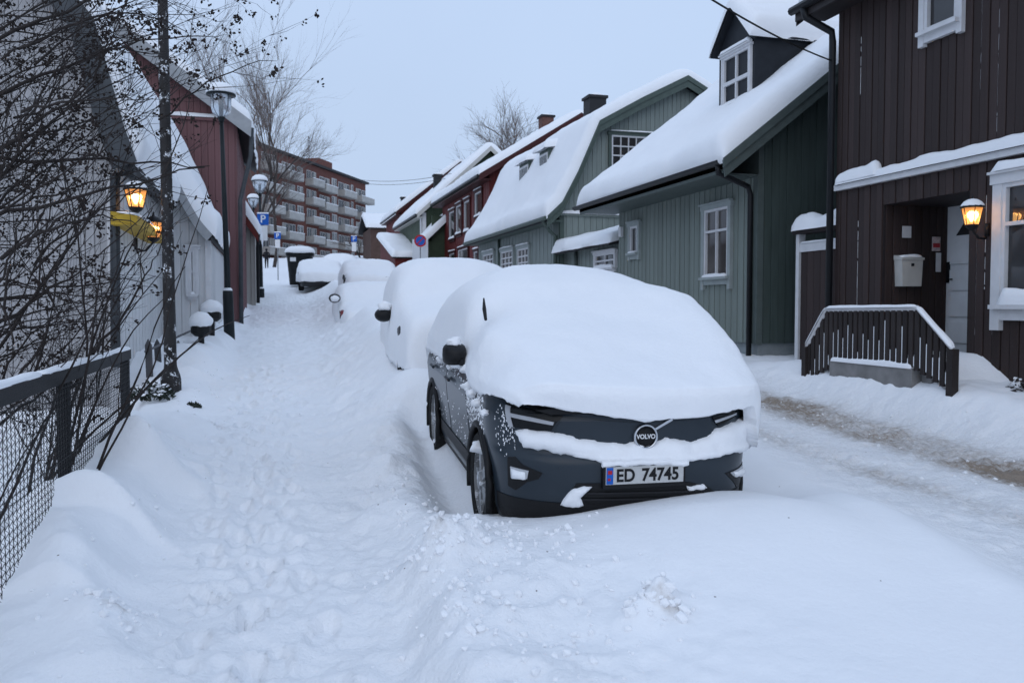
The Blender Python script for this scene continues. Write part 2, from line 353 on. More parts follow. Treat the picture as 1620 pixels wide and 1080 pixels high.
dirt = trk * ss(70, 20, GY) * (.55 + .5 * np.clip(fbm(GX, GY, 1.1, 3, s=40) + .4, 0, 1)) * (zone == 2)
for (bx, by, br, bs) in [(1.72, 3.5, .07, .8), (1.47, 2.72, .05, 1.1), (1.44, 2.85, .035, 1), (.9, 4.68, .12, .6), (1.25, 5.0, .14, .6), (-.74, 4.62, .07, .8), (-.68, 4.5, .05, .8), (-1.15, 8.1, .2, .5), (.98, 6.3, .1, .5), (-.62, 10.0, .16, .55)]:
    dirt = np.maximum(dirt, .8 * bs * np.exp(-((GX - bx) ** 2 + (GY - by) ** 2) / (1.5 * br) ** 2) * np.clip(.2 + 1.6 * fbm(GX, GY, 16, 3, s=61), 0, 1))
rough = .12 + .40 * ss(-1.1, -.4, GX) * ss(.35, -.1, GX - edge) + .85 * ss(-.3, .3, GX - red) * ss(7.5, 6.9, GX) + .25 * np.clip(fbm(GX, GY, .9, 3, s=50), 0, 1) + .5 * np.exp(-((GX - edge - .4) / .5) ** 2) * ss(1.5, 2.5, GY)
gy, gx = np.gradient(GZ, ysr, xs)
NRM = np.stack([-gx, -gy, np.ones_like(gx)], -1); NRM /= np.linalg.norm(NRM, axis=-1, keepdims=True)
nr, nc = GX.shape
idx = np.arange(nr * nc).reshape(nr, nc)
quads = np.stack([idx[:-1, :-1], idx[:-1, 1:], idx[1:, 1:], idx[1:, :-1]], -1)
fz = zone[:-1, :-1]
P3 = np.stack([GX, GY, GZ], -1).reshape(-1, 3)
for zi, nm in ((0, 'ground'), (1, 'path'), (2, 'road')):
    q = quads[fz == zi]; used = np.unique(q); rem = -np.ones(nr * nc, int); rem[used] = np.arange(len(used))
    q = rem[q]; v = P3[used]
    me = bpy.data.meshes.new(nm); me.vertices.add(len(v)); me.vertices.foreach_set('co', v.ravel())
    me.loops.add(q.size); me.loops.foreach_set('vertex_index', q.ravel().astype(np.int32))
    me.polygons.add(len(q)); me.polygons.foreach_set('loop_start', (np.arange(len(q)) * 4).astype(np.int32))
    me.polygons.foreach_set('use_smooth', np.ones(len(q), bool)); me.update(); me.validate()
    for an, arr in (('dirt', dirt), ('rough', rough)):
        at = me.attributes.new(an, 'FLOAT', 'POINT'); at.data.foreach_set('value', arr.reshape(-1)[used].astype(np.float32))
    me.normals_split_custom_set_from_vertices(NRM.reshape(-1, 3)[used].tolist())
    me.materials.append(SNOWG)
    o = bpy.data.objects.new(nm, me); col.objects.link(o)
    tag(o, {'ground': 'deep snow covering the ground and parking strip', 'path': 'trodden snow footpath leading uphill', 'road': 'plowed snowy road with brown slush wheel track'}[nm], kind='structure')

# ================================================================ shared shapes for houses
DARKP = mat('pipe_black', (.012, .013, .015), .4)
GLASS = mat('window_glass', (.035, .034, .036), .04, .3, 1.5, spec=.6)
WHITE = mat('white_paint', (.62, .62, .63), .5, .06, 8)
def rs_e(d, Rr): t = np.clip(d / Rr, 0, 1); return np.sqrt(np.clip(1 - (1 - t) ** 2, 0, 1))
def roof_snow(parent, pr, y0, y1, th=.32, R0=.28, ds=.10, dt=.14, seed=0., ov=.06, axis='Y', lump=.25, ends=(1, 1)):
    """Snow blanket on a roof whose cross-section is the polyline pr [(x,z)...]; it runs from y0 to y1 (axis 'Y')."""
    pr = [Vector((a, b)) for a, b in pr]
    d = (pr[1] - pr[0]).normalized(); pr[0] = pr[0] - d * ov; d = (pr[-2] - pr[-1]).normalized(); pr[-1] = pr[-1] - d * ov
    L = [0]
    for a, b in zip(pr[:-1], pr[1:]): L.append(L[-1] + (b - a).length)
    tot = L[-1]
    def axis_samples(n0, n1, step):
        e = np.array([0, .015, .04, .08, .13, .19, .26, .34]); m = np.arange(.42, (n1 - n0) - .42, step)
        return n0 + np.concatenate([e, m, (n1 - n0) - e[::-1]]) if n1 - n0 > 1 else np.linspace(n0, n1, 16)
    S = axis_samples(0, tot, ds); T = axis_samples(y0 - ov, y1 + ov, dt)
    bx = np.interp(S, L, [p.x for p in pr]); bz = np.interp(S, L, [p.y for p in pr])
    # smooth the creases of the profile
    for _ in range(3): bx[1:-1] = (bx[:-2] + 2 * bx[1:-1] + bx[2:]) / 4; bz[1:-1] = (bz[:-2] + 2 * bz[1:-1] + bz[2:]) / 4
    tx = np.gradient(bx); tz = np.gradient(bz); ln = np.hypot(tx, tz); nx, nz = -tz / ln, tx / ln
    if nz.mean() < 0: nx, nz = -nx, -nz
    SS, TT = np.meshgrid(S, T, indexing='ij')
    e = rs_e(SS, R0) * rs_e(tot - SS, R0)
    if ends[0]: e = e * rs_e(TT - T[0], R0)
    if ends[1]: e = e * rs_e(T[-1] - TT, R0)
    h = th * (1 + lump * 1.3 * fbm(SS, TT, .55, 3, s=seed) + .09 * fbm(SS, TT, 2.6, 4, s=seed + 5)) * e
    wv = .11 * fbm(TT, TT * 0 + seed, 1.3, 4) * np.exp(-SS / .25)          # wavy eave
    X = bx[:, None] + nx[:, None] * h * .55 + wv; Z = bz[:, None] + (nz[:, None] * .55 + .45) * h
    Y = TT
    top = np.stack([X, Y, Z], -1) if axis == 'Y' else np.stack([Y, X, Z], -1)
    bot = np.stack([bx[:, None] + 0 * TT + wv * .5, TT, bz[:, None] - .02 + 0 * TT], -1) if axis == 'Y' else np.stack([TT, bx[:, None] + 0 * TT, bz[:, None] - .02 + 0 * TT], -1)
    mb = MB(); mb.grid(top); a, b = top.shape[:2]
    # close the rim down to the roof
    rim = [(i, 0) for i in range(a)] + [(a - 1, j) for j in range(1, b)] + [(i, b - 1) for i in range(a - 2, -1, -1)] + [(0, j) for j in range(b - 2, 0, -1)]
    k = len(mb.v); mb.v += [tuple(bot[i, j]) for i, j in rim]; n = len(rim)
    for q in range(n): i, j = rim[q]; i2, j2 = rim[(q + 1) % n]; mb.f.append((i * b + j, i2 * b + j2, k + (q + 1) % n, k + q))
    return mb.build('snow_cover', SNOW, parent, smooth=True)
def roof_slab(parent, pr, y0, y1, m, t=.14, name='roof', axis='Y'):
    """Roof deck along the polyline pr with thickness t downwards."""
    up = [(a, b) for a, b in pr]; dn = [(a, b - t) for a, b in pr][::-1]; poly = up + dn
    mb = MB()
    n = len(pr)
    for k in range(n - 1):
        q = [pr[k], pr[k + 1], (pr[k + 1][0], pr[k + 1][1] - t), (pr[k][0], pr[k][1] - t)]
        if axis == 'Y': mb.prism([(a, y0, b) for a, b in q], (0, y1 - y0, 0))
        else: mb.prism([(y0, a, b) for a, b in q], (y1 - y0, 0, 0))
    return mb.build(name, m, parent)
def snow_strip(parent, p0, p1, w, h, seed=0., n=None, name='snow_cap', droop=0):
    """Rounded ridge of snow lying along the line p0-p1 (world), width w, height h."""
    p0, p1 = Vector(p0), Vector(p1); L = (p1 - p0).length; n = n or max(6, int(L / .06)); d = (p1 - p0).normalized(); side = d.cross(Vector((0, 0, 1))).normalized()
    P = np.zeros((n + 1, 9, 3))
    for i in range(n + 1):
        t = i / n; e = math.sqrt(max(0, 1 - (1 - min(1, min(t, 1 - t) * L / (w * .6 + .02))) ** 2))
        c = p0 + (p1 - p0) * t; nz = float(fbm(np.array([t * L]), np.array([seed]), 2.2, 3)[0])
        for k in range(9):
            a = math.pi * k / 8; ww = w * .5 * (1 + .12 * nz) * (.55 + .45 * e); hh = h * (1 + .45 * nz) * max(.15, e)
            P[i, k] = c + side * (math.cos(a) * ww) + Vector((0, 0, math.sin(a) ** .7 * hh - (droop if k in (0, 8) else 0)))
    mb = MB().grid(P); mb.f.append(tuple(range(9))); mb.f.append(tuple(n * 9 + q for q in range(9))[::-1])
    return mb.build(name, SNOW, parent, smooth=True)

def window(parent, axis, plane, face, a0, a1, z0, z1, cols=2, rows=(1,), trim=.10, trimm=None, frame=.05, framem=None, sill_snow=.05, proud=.04, mull=.03, head_snow=.0, glass=None, ears=.0, apron=True):
    """Casing (the part 'window') with sash frame, panes, glazing bars, sill and snow as sub-parts. rows: relative heights from the bottom."""
    trimm = trimm or WHITE; framem = framem or WHITE
    def bx(mb, u0, u1, w0, w1, d0, d1):          # u along wall, w height, d outward distance
        lo, hi = sorted((plane + face * d0, plane + face * d1))
        if axis == 'Y': mb.box((lo, u0, w0), (hi, u1, w1))
        else: mb.box((u0, lo, w0), (u1, hi, w1))
        return mb
    c = MB(); t = trim
    bx(c, a0 - t, a0, z0 - .02 - ears, z1, -.05, proud); bx(c, a1, a1 + t, z0 - .02 - ears, z1, -.05, proud)
    bx(c, a0 - t - .03, a1 + t + .03, z1, z1 + t * .9, -.05, proud + .012); bx(c, a0 - t - .04, a1 + t + .04, z1 + t * .9, z1 + t * .9 + .03, 0, proud + .05)
    w = c.build('window', trimm, parent)
    f = MB(); g = frame
    for u0, u1, w0, w1 in ((a0, a0 + g, z0, z1), (a1 - g, a1, z0, z1), (a0 + g, a1 - g, z0, z0 + g), (a0 + g, a1 - g, z1 - g, z1)): bx(f, u0, u1, w0, w1, -.05, proud * .55)
    f.build('frame', framem, w)
    hs = z1 - z0 - 2 * g; tot = float(sum(rows)); zz = z0 + g; wid = (a1 - a0 - 2 * g) / cols
    for ri, r in enumerate(rows):
        h = hs * r / tot
        if ri: bx(MB(), a0 + g, a1 - g, zz - mull * .75, zz + mull * .75, -.045, proud * .45).build('glazing_bar', framem, w)
        for k in range(cols):
            u = a0 + g + wid * k
            bx(MB(), u + .004, u + wid - .004, zz + .004, zz + h - .004, -.05, -.038).build('pane', glass or GLASS, w)
        zz += h
    for k in range(1, cols): u = a0 + g + wid * k; bx(MB(), u - mull / 2, u + mull / 2, z0 + g, z1 - g, -.043, proud * .4).build('glazing_bar', framem, w)
    s = MB(); bx(s, a0 - t * .7, a1 + t * .7, z0 - .05, z0, -.05, proud + .07)
    if apron: bx(s, a0 - t * .4, a1 + t * .4, z0 - .05 - t, z0 - .05, -.05, proud * .7)
    s.build('sill', trimm, w)
    def line(u, z, d): return (plane + face * d, u, z) if axis == 'Y' else (u, plane + face * d, z)
    if sill_snow: snow_strip(w, line(a0 + .01, z0 - .002, proud * .5 + .03), line(a1 - .01, z0 - .002, proud * .5 + .03), .11, sill_snow, seed=a0 * 3.1 + z0, n=14)
    if head_snow: snow_strip(w, line(a0 - t, z1 + t * .9 + .03, proud * .5 + .02), line(a1 + t, z1 + t * .9 + .03, proud * .5 + .02), .11, head_snow, seed=a0 * 1.7 + z1, n=14)
    return w
def pipe(parent, pts, r, m=None, name='drainpipe', n=10):
    return MB().tube(pts, r, n).build(name, m or DARKP, parent, smooth=True)

# ================================================================ right side: brown house
BROWN = mat('brown_boards', (.040, .027, .025), .55, .16, 3, rnd=.22, stretch=(6, 6, .5), bump=.25, bscale=30, dust=.345, dscale=22)
BROWN2 = mat('brown_wall', (.030, .024, .025), .6, .1)
def win_plane(p, face): return p + face * .062
FX = 8.30
hb = thing('brown_house', (FX, 8, .3), 'dark brown boarded house with recessed white door and lit lantern', 'house')
Y0, Y1 = 3.0, 11.1
op_y0, op_y1, op_z0, op_z1 = onX(1534, 340, FX).y, onX(1399, 340, FX).y, .95, onX(1450, 316, FX).z     # entry recess
DEP = 1.12
w = MB()
w.box((FX, Y0, .2), (FX + 8, op_y0, 6.2)); w.box((FX, op_y1, .2), (FX + 8, Y1, 6.2)); w.box((FX, op_y0, op_z1), (FX + DEP, op_y1, 6.2)); w.box((FX, op_y0, .2), (FX + 8, op_y1, op_z0)); w.box((FX + DEP, op_y0, op_z0), (FX + 8, op_y1, 6.2))
w.build('wall', BROWN2, hb)
LEDZ = onX(1327, 298, FX).z
uw = (onX(1522, 20, FX).y, onX(1470, 20, FX).y, onX(1495, 42, FX).z, 6.35)
rwy1 = onX(1592, 400, FX).y; rw = (rwy1 - 1.15, rwy1, onX(1600, 482, FX).z, onX(1600, 290, FX).z)
ops = [(op_y0, op_y1, op_z0, op_z1), (uw[0], uw[1], uw[2], uw[3]), rw]
cladding(hb, BROWN, 'Y', FX, Y0 + 2.6, Y1 - .10, .3, LEDZ - .02, -1, ops, .128, .010, .024, True, seed=3)
cladding(hb, BROWN, 'Y', FX, Y0 + 2.6, Y1 - .10, LEDZ + .06, 6.2, -1, ops, .128, .010, .024, True, seed=4)
cladding(hb, BROWN, 'Y', FX, Y0, Y0 + 2.59, .3, 6.2, -1, [], .13, .01, .024, False)
board(hb, BROWN, (FX - .018, Y1 - .05, .3), .10, .05, 5.9, R(90), 'corner_board')
cladding(hb, BROWN, 'X', Y1, FX + .05, FX + 5, .3, 6.2, 1, [], .13, .01, .022, False)
# recess lining: far side wall (faces us), near side, back
cladding(hb, BROWN, 'X', op_y1, FX + .02, FX + DEP, op_z0, op_z1, -1, [], .125, .008, .018, True, seed=9)
LED = MB().box((FX - .10, Y0, LEDZ - .05), (FX + .0, Y1 - .02, LEDZ + .03)).build('ledge', WHITE, hb)
sc = snow_strip(LED, (FX - .055, Y0, LEDZ + .03), (FX - .055, Y1 - .03, LEDZ + .03), .16, .13, 3.3, n=130)
snow_strip(LED, (FX - .06, Y1 - 1.0, LEDZ + .06), (FX - .06, Y1 - .05, LEDZ + .06), .17, .20, 9.3, n=26)
# snow driven into the joints of the boards
rr = random.Random(5); st = MB()
for k in range(30):
    i = rr.randint(0, int((Y1 - Y0 - 2.7) / .128)); y = Y0 + 2.6 + i * ((Y1 - .1 - Y0 - 2.6) / round((Y1 - .1 - Y0 - 2.6) / .128))
    z0 = rr.choice([LEDZ + .15, 1.1]) + rr.random() ** 2 * 1.2
    if op_y0 - .1 < y < op_y1 + .1 or rw[0] - .15 < y < rw[1] + .15 or (z0 > 2.5 and uw[0] - .2 < y < uw[1] + .2): continue
    for q in range(rr.randint(2, 6)):
        h = rr.uniform(.03, .4); e_ = rr.uniform(.0015, .004); st.box((FX - .020, y - e_ * .6, z0), (FX - .014, y + e_ * .6, z0 + h)); z0 += h + rr.uniform(.0, .08)
        if LEDZ - .3 < z0 < LEDZ + .1 or z0 > 5.6: break
tag(st.build('snow_streaks', SNOW, hb), kind='stuff')
window(hb, 'Y', win_plane(FX, -1), -1, uw[0], uw[1], uw[2], uw[3], 1, (1,), .09, sill_snow=0, proud=.03, ears=.16)
window(hb, 'Y', win_plane(FX, -1), -1, rw[0], rw[1], rw[2], rw[3], 2, (2.1, 1), .13, sill_snow=.16, proud=.03, ears=.28, head_snow=.09)
# front door on the back wall of the recess
DX = FX + DEP
DOOR = mat('door_paint', (.74, .75, .76), .45, .05)
dy1 = onX(1500, 400, DX).y; dz1 = onX(1515, 322, DX).z; dz0 = onX(1515, 556, DX).z
d = MB().box((DX - .05, dy1 - .92, dz0), (DX - .015, dy1, dz1)).build('door', DOOR, hb)
fr = MB().box((DX - .075, dy1, dz0), (DX, dy1 + .10, dz1 + .11)).box((DX - .075, dy1 - 1.02, dz0), (DX, dy1 - .92, dz1 + .11)).box((DX - .075, dy1 - .92, dz1 + .004), (DX, dy1, dz1 + .11))
fr.build('door_frame', WHITE, d)
for k in range(5):
    h = (dz1 - dz0 - .35) / 5; z = dz0 + .13 + k * (h + .02)
    if k < 4:
        MB().prism([(DX - .051, dy1 - .80, z), (DX - .051, dy1 - .12, z), (DX - .051, dy1 - .12, z + h * .82), (DX - .051, dy1 - .80, z + h * .82)], (-.03, 0, 0)).build('panel', DOOR, d)
    else:
        MB().prism([(DX - .051, dy1 - .74, z + .03), (DX - .051, dy1 - .2, z + .03), (DX - .051, dy1 - .47, z + h)], (-.008, 0, 0)).build('pane', GLASS, d)
MB().box((DX - .075, dy1 - .10, dz0 + .98), (DX - .05, dy1 - .05, dz0 + 1.28)).tube([(DX - .09, dy1 - .075, dz0 + 1.03), (DX - .11, dy1 - .2, dz0 + 1.03)], .011, 6).build('handle', DARKP, d)
MB().box((FX - .0, op_y0, op_z0 - .12), (DX, op_y1, op_z0 + .004)).build('threshold', mat('concrete', (.22, .215, .21), .8, .2, 5, bump=.3), hb)
# roof (eave over the street)
RFM = mat('roof_dark', (.022, .022, .024), .6)
ez = onY(1262, 14, 11.55).z; ex = onY(1262, 14, 11.55).x
prb = [(ex, ez), (ex + 4.8, ez + 3.7), (ex + 9.6, ez)]
rf = roof_slab(hb, prb, Y0 - .3, 11.55, RFM, .12)
MB().box((ex + .02, Y0 - .3, ez - .17), (FX, 11.5, ez - .13)).build('soffit', BROWN2, rf)
MB().box((ex - .03, Y0 - .32, ez - .20), (ex + .015, 11.57, ez + .02)).build('fascia', mat('brown_trim', (.03, .025, .025), .5), rf)
MB().prism([(a, 11.56, b - .02) for a, b in prb] + [(a, 11.56, b - .26) for a, b in prb[::-1]], (0, .03, 0)).build('bargeboard', MATS['brown_trim'], rf)
MB().tube([(ex - .08, Y0, ez - .04), (ex - .08, 11.6, ez - .04)], .065, 8).build('gutter', DARKP, rf)
roof_snow(rf, prb[:2] + [(ex + 6, ez + 2.9)], Y0 - .3, 11.55, .36, seed=1.1)
pipe(hb, [(ex - .08, 11.30, ez - .08), (ex - .04, 11.28, ez - .22), (FX - .11, 11.17, ez - .44), (FX - .10, 11.16, ez - .6), (FX - .10, 11.16, 1.15)], .055)

# ---- lit lanterns
LGLASS = mat('lantern_glass', (.6, .35, .15), .2, .1, emit=(1, .40, .10, 1.0)); BULB = mat('bulb', (1, .8, .5), .3, .05, emit=(1, .72, .36, 14))
_g = LGLASS.node_tree.nodes['Principled BSDF']; _g.inputs['Transmission Weight'].default_value = .8; _g.inputs['Roughness'].default_value = .35; _g.inputs['Emission Strength'].default_value = .55
IRON = mat('cast_iron', (.012, .012, .013), .45, .2)
def lantern(p, s, label, wall, side=1, snow=True, power=14, grp=None):
    """Six-sided lantern, centre p, half-height s, bracket to the point wall."""
    p = Vector(p); t = thing('wall_lantern', p, label, 'lantern', grp)
    g = MB().lathe([(s * .38, -s * .62), (s * .62, s * .42)], 6, p); g.build('glass', LGLASS, t)
    MB().lathe([(s * .05, -s * .4), (s * .16, -s * .2), (s * .18, s * .0), (s * .06, s * .2)], 8, p).build('bulb', BULB, t, True)
    fr = MB()
    for k in range(6):
        a = math.pi / 3 * k; fr.tube([p + Vector((s * .39 * math.cos(a), s * .39 * math.sin(a), -s * .64)), p + Vector((s * .635 * math.cos(a), s * .635 * math.sin(a), s * .44))], s * .035, 4)
    fr.lathe([(s * .10, -s * .95), (s * .30, -s * .82), (s * .42, -s * .68), (s * .42, -s * .60), (s * .1, -s * .60)], 12, p)
    fr.build('frame', IRON, t)
    MB().lathe([(s * .70, s * .42), (s * .72, s * .50), (s * .45, s * .72), (s * .18, s * .86), (s * .10, s * .90), (s * .06, s * 1.12), (.004, s * 1.2)], 12, p).build('cap', IRON, t, True)
    wl = Vector(wall)
    MB().tube([p + Vector((0, 0, -s * .9)), p + (wl - p) * .45 + Vector((0, 0, -s * 1.05)), p + (wl - p) * .9 + Vector((0, 0, -s * .7)), wl], s * .075, 6).tube([wl + Vector((0, 0, -s * .45)), wl + Vector((0, 0, s * .35))], s * .16, 8).build('bracket', IRON, t, True)
    if snow: MB().lathe([(s * .68, s * .50), (s * .66, s * .62), (s * .5, s * .82), (s * .28, s * .95), (.01, s * 1.0)], 14, p).build('snow_cap', SNOW, t, True)
    l = bpy.data.lights.new('lantern_light', 'POINT'); l.energy = power; l.color = (1, .58, .24); l.shadow_soft_size = .05
    lo = bpy.data.objects.new('lantern_light', l); col.objects.link(lo); lo.parent = t; lo.location = (0, 0, -s * .75 if False else 0)
    return t
lp = onX(1538, 340, FX - .34); wl = onX(1562, 362, FX - .03)
lantern(lp, .19, 'lit black lantern beside the white front door of the brown house', wl, power=6)

# ---- mailbox, number plate and notices on the side wall of the recess
SY = op_y1 - .03
m0 = onY(1414, 453, SY); m1 = onY(1448, 412, SY)
t = thing('mailbox', ((m0.x + m1.x) / 2, SY, m0.z), 'cream mailbox with snow on its lid in the brown entry', 'mailbox')
CREAM = mat('mailbox_paint', (.50, .49, .46), .4, .06)
MB().prism([(m0.x + .02, SY, m0.z), (m1.x - .02, SY, m0.z), (m1.x, SY, m1.z), (m0.x, SY, m1.z)], (0, -.15, 0)).build('body', CREAM, t)
MB().prism([(m0.x - .01, SY, m1.z + .0), (m0.x - .01, SY - .17, m1.z), (m0.x - .01, SY - .17, m1.z + .03), (m0.x - .01, SY, m1.z + .07)], (m1.x - m0.x + .02, 0, 0)).build('lid', CREAM, t)
MB().box(((m0.x + m1.x) / 2 - .02, SY - .165, m1.z - .09), ((m0.x + m1.x) / 2 + .02, SY - .15, m1.z - .05)).build('lock', DARKP, t)
snow_strip(t, (m0.x + .0, SY - .09, m1.z + .035), (m1.x, SY - .09, m1.z + .035), .17, .05, 2, n=12)
for (a, b, c_, e, nm, lb, mm) in ((1427, 1441, 358, 376, 'number_plate', 'small white number plate above the mailbox', WHITE), (1474, 1487, 375, 397, 'notice', 'small notice with red print beside the white door', mat('notice_paper', (.5, .42, .42), .7, .3, 40)), (1480, 1488, 400, 430, 'notice', 'narrow pale notice under the red one', WHITE)):
    q0, q1 = onY(a, e, SY), onY(b, c_, SY)
    o = thing(nm, ((q0.x + q1.x) / 2, SY, q0.z), lb, 'sign' if nm == 'number_plate' else 'notice')
    MB().box((q0.x, SY - .012, q0.z), (q1.x, SY - .001, q1.z)).build('sheet', mm, o)
    if nm == 'notice' and a == 1474: MB().box((q0.x + .01, SY - .015, q0.z + .05), (q1.x - .01, SY - .0125, q0.z + .11)).build('print', mat('red_print', (.35, .04, .05), .7), o)

# ---- stoop railing parallel to the house, with slats
RX = 7.30
ra = thing('stoop_railing', (RX, 9, .6), 'dark slatted porch railing with white snowy handrail', 'railing')
RAILB = mat('railing_boards', (.030, .024, .023), .6, .2, 4, rnd=.25, dust=.33, dscale=26)
kn = [onX(px, py, RX) for px, py in ((1276, 548), (1308, 489), (1452, 487), (1508, 552))]
def top_z(y):
    ys_ = [k.y for k in kn][::-1]; zs_ = [k.z for k in kn][::-1]; return float(np.interp(y, ys_, zs_))
yb = [kn[0].y, kn[1].y, kn[2].y, kn[3].y]
def bot_z(y):
    b = [onX(1276, 600, RX).z, onX(1312, 578, RX).z, onX(1450, 582, RX).z, onX(1506, 616, RX).z]
    return float(np.interp(y, [onX(1506, 616, RX).y, onX(1450, 582, RX).y, onX(1312, 578, RX).y, onX(1276, 600, RX).y], b[::-1]))
n = 27
for i in range(n):
    y = yb[3] + (yb[0] - yb[3]) * (i + .5) / n; wdt = (yb[0] - yb[3]) / n - .028; b = bot_z(y) - .03
    board(ra, RAILB, (RX + .0, y, b), wdt, .026, top_z(y) - b - .02, R(90), 'slat')
gs = MB(); r5 = random.Random(3)
for i in range(n - 1):
    y = yb[3] + (yb[0] - yb[3]) * (i + 1) / n; b = bot_z(y)
    h = (top_z(y) - b) * r5.uniform(.15, .8); gs.box((RX - .004, y - .011, b + .02), (RX + .02, y + .006, b + h))
tag(gs.build('snow_in_gaps', SNOW, ra), kind='stuff')
MB().tube([k + Vector((.0, 0, -.005)) for k in kn], .035, 4).build('handrail', WHITE, ra)
for a, b in zip(kn[:-1], kn[1:]): snow_strip(ra, a + Vector((0, 0, .012)), b + Vector((0, 0, .012)), .085, .035, a.y, n=24, name='snow_cap')
lo_ = MB()
for off in (.16,):
    pts = [Vector((RX + .045, k.y, bot_z(k.y) + off)) for k in kn]
    for a, b in zip(pts[:-1], pts[1:]): lo_.prism([a, b, b + Vector((0, 0, .07)), a + Vector((0, 0, .07))], (.03, 0, 0))
pts = [Vector((RX + .045, k.y, k.z - .12)) for k in kn]
for a, b in zip(pts[:-1], pts[1:]): lo_.prism([a, b, b + Vector((0, 0, .07)), a + Vector((0, 0, .07))], (.03, 0, 0))
lo_.build('cross_rail', RAILB, ra)
for k, b0 in ((kn[0], onX(1276, 603, RX).z), (kn[3], onX(1506, 620, RX).z)):
    MB().box((RX - .05, k.y - .045, b0 - .2), (RX + .04, k.y + .045, k.z - .0)).build('post', RAILB, ra)
s0, s1 = onX(1316, 606, RX + .02), onX(1447, 582, RX + .02)
sp_ = thing('stoop', (RX + .3, 9, .4), 'grey concrete stoop behind the slatted railing', 'stoop')
MB().box((RX + .09, min(s0.y, s1.y), .2), (FX - .03, max(s0.y, s1.y), s1.z)).build('landing', MATS['concrete'], sp_)
MB().box((RX - .02, min(s0.y, s1.y) - .0, .2), (RX + .09, max(s0.y, s1.y), s1.z)).build('front_block', MATS['concrete'], sp_)
for k in range(3):
    MB().box((RX + .1, yb[3] + .1 + k * .16, .2), (FX - .03, yb[3] + .26 + k * .16 - .002, s1.z - .18 * (3 - k) + .1)).build('step', MATS['concrete'], sp_)
    MB().box((RX + .1, yb[0] - .22 - k * .13, .2), (FX - .03, yb[0] - .1 - k * .13 + .002, s1.z - .18 * (3 - k) + .1)).build('step', MATS['concrete'], sp_)
# snow lying on the stoop and steps
LY = sorted((s0.y, s1.y)); xx = np.linspace(RX + .02, FX - .02, 14); yy = np.linspace(yb[3] - .25, yb[0] + .25, 40)
XX, YY = np.meshgrid(xx, yy, indexing='ij')
ZZ = s1.z + .06 - .42 * ss(LY[0] + .15, yb[3] - .2, YY) - .42 * ss(LY[1] - .1, yb[0] + .2, YY) + .04 * fbm(XX, YY, 2, 3, s=4) + .1 * ss(FX - .4, FX, XX)
MB().grid(np.stack([XX, YY, ZZ], -1)).build('snow_cover', SNOW, sp_, True)
snow_strip(sp_, (RX + .02, s0.y, s1.z - .01), (RX + .02, s1.y, s1.z - .01), .11, .07, 4.1, n=50)
# snow heap at the lower right of the stoop against the house
# ================================================================ gate between the houses
GX0 = 8.62
g0, g1 = onX(1269, 400, GX0).y, 11.22
gt = thing('side_gate', (GX0, (g0 + g1) / 2, .6), 'dark brown board gate with white rail and snow cap between houses', 'gate')
gz1 = onX(1290, 395, GX0).z; gz0 = .7
nb = 7
for i in range(nb):
    wv = (g0 - g1) / nb; board(gt, BROWN, (GX0 - .01, g1 + (i + .5) * wv, gz0), wv - .006, .03, gz1 - gz0 - .02, R(90), 'board')
rz_ = onX(1290, 388, GX0).z
MB().box((GX0 - .05, g1, gz1 - .02), (GX0 + .03, g0, rz_ + .05)).build('top_rail', WHITE, gt)
MB().box((GX0 - .06, g0, .6), (GX0 + .06, g0 + .09, onX(1268, 352, GX0).z)).build('post', WHITE, gt)
rz2 = onX(1290, 368, GX0).z
MB().box((GX0 - .12, g1, rz2), (GX0 + .12, g0 + .12, rz2 + .06)).build('canopy', BROWN2, gt)
snow_strip(gt, (GX0, g1, rz2 + .05), (GX0, g0 + .15, rz2 + .05), .38, .26, 6.6, n=24)
snow_strip(gt, (GX0 - .02, g1, rz_ + .05), (GX0 - .02, g0, rz_ + .05), .10, .03, 1.6, n=20)

# ================================================================ right side: green cottage with dormer
GREEN = mat('green_boards', (.185, .215, .195), .55, .10, 3, rnd=.09, stretch=(5, 5, .5), bump=.2, bscale=30)
GREEN_SHADE = mat('green_boards_shaded', (.060, .080, .074), .55, .14, 3, stretch=(5, 5, .5), dust=.24, dscale=7)  # same green paint, darkened to carry the shade of the narrow gap
GREENT = mat('green_trim', (.085, .105, .10), .5, .1)
GY0, GY1 = 13.30, 19.5
gh = thing('green_cottage', (FX, 16, .6), 'grey green boarded cottage with snow roof and black dormer', 'house')
FZ = onX(1197, 543, FX).z
ev = onY(1145, 256, 12.92); EX, EZ = ev.x, ev.z; SLP = .785
MB().box((FX + .04, GY0 + .04, .1), (FX + 7.8, GY1, FZ)).build('foundation', mat('plinth', (.24, .27, .28), .7, .12), gh)
SOF = EZ - .12
rdz = EZ + (12.2 - EX) * SLP
MB().prism([(FX, GY0, FZ), (FX + 7.8, GY0, FZ), (FX + 7.8, GY0, EZ - .1), (12.2, GY0, rdz - .25), (FX, GY0, EZ + (FX - EX) * SLP - .25)], (0, GY1 - GY0, 0)).build('wall', GREENT, gh)
w1 = (onX(1157, 400, FX).y, onX(1119, 400, FX).y, onX(1137, 438, FX).z, onX(1137, 330, FX).z)
w2 = (onX(1013, 380, FX).y, onX(1001, 380, FX).y, onX(1007, 400, FX).z, onX(1007, 358, FX).z)
cladding(gh, GREEN, 'Y', FX, GY0 + .12, GY1, FZ, SOF, -1, [w1, w2], .104, .010, .022, True, seed=8)
cladding(gh, GREEN_SHADE, 'X', GY0, FX + .1, FX + 5.5, FZ, lambda a: EZ + (a - EX) * SLP - .3, -1, [], .15, .008, .022, False)
board(gh, GREENT, (FX - .02, GY0 + .05, FZ), .12, .05, SOF - FZ, R(90), 'corner_board')
MB().box((FX - .045, GY0 - .045, FZ - .02), (FX + .08, GY0 - .0, SOF)).build('corner_board', GREENT, gh)
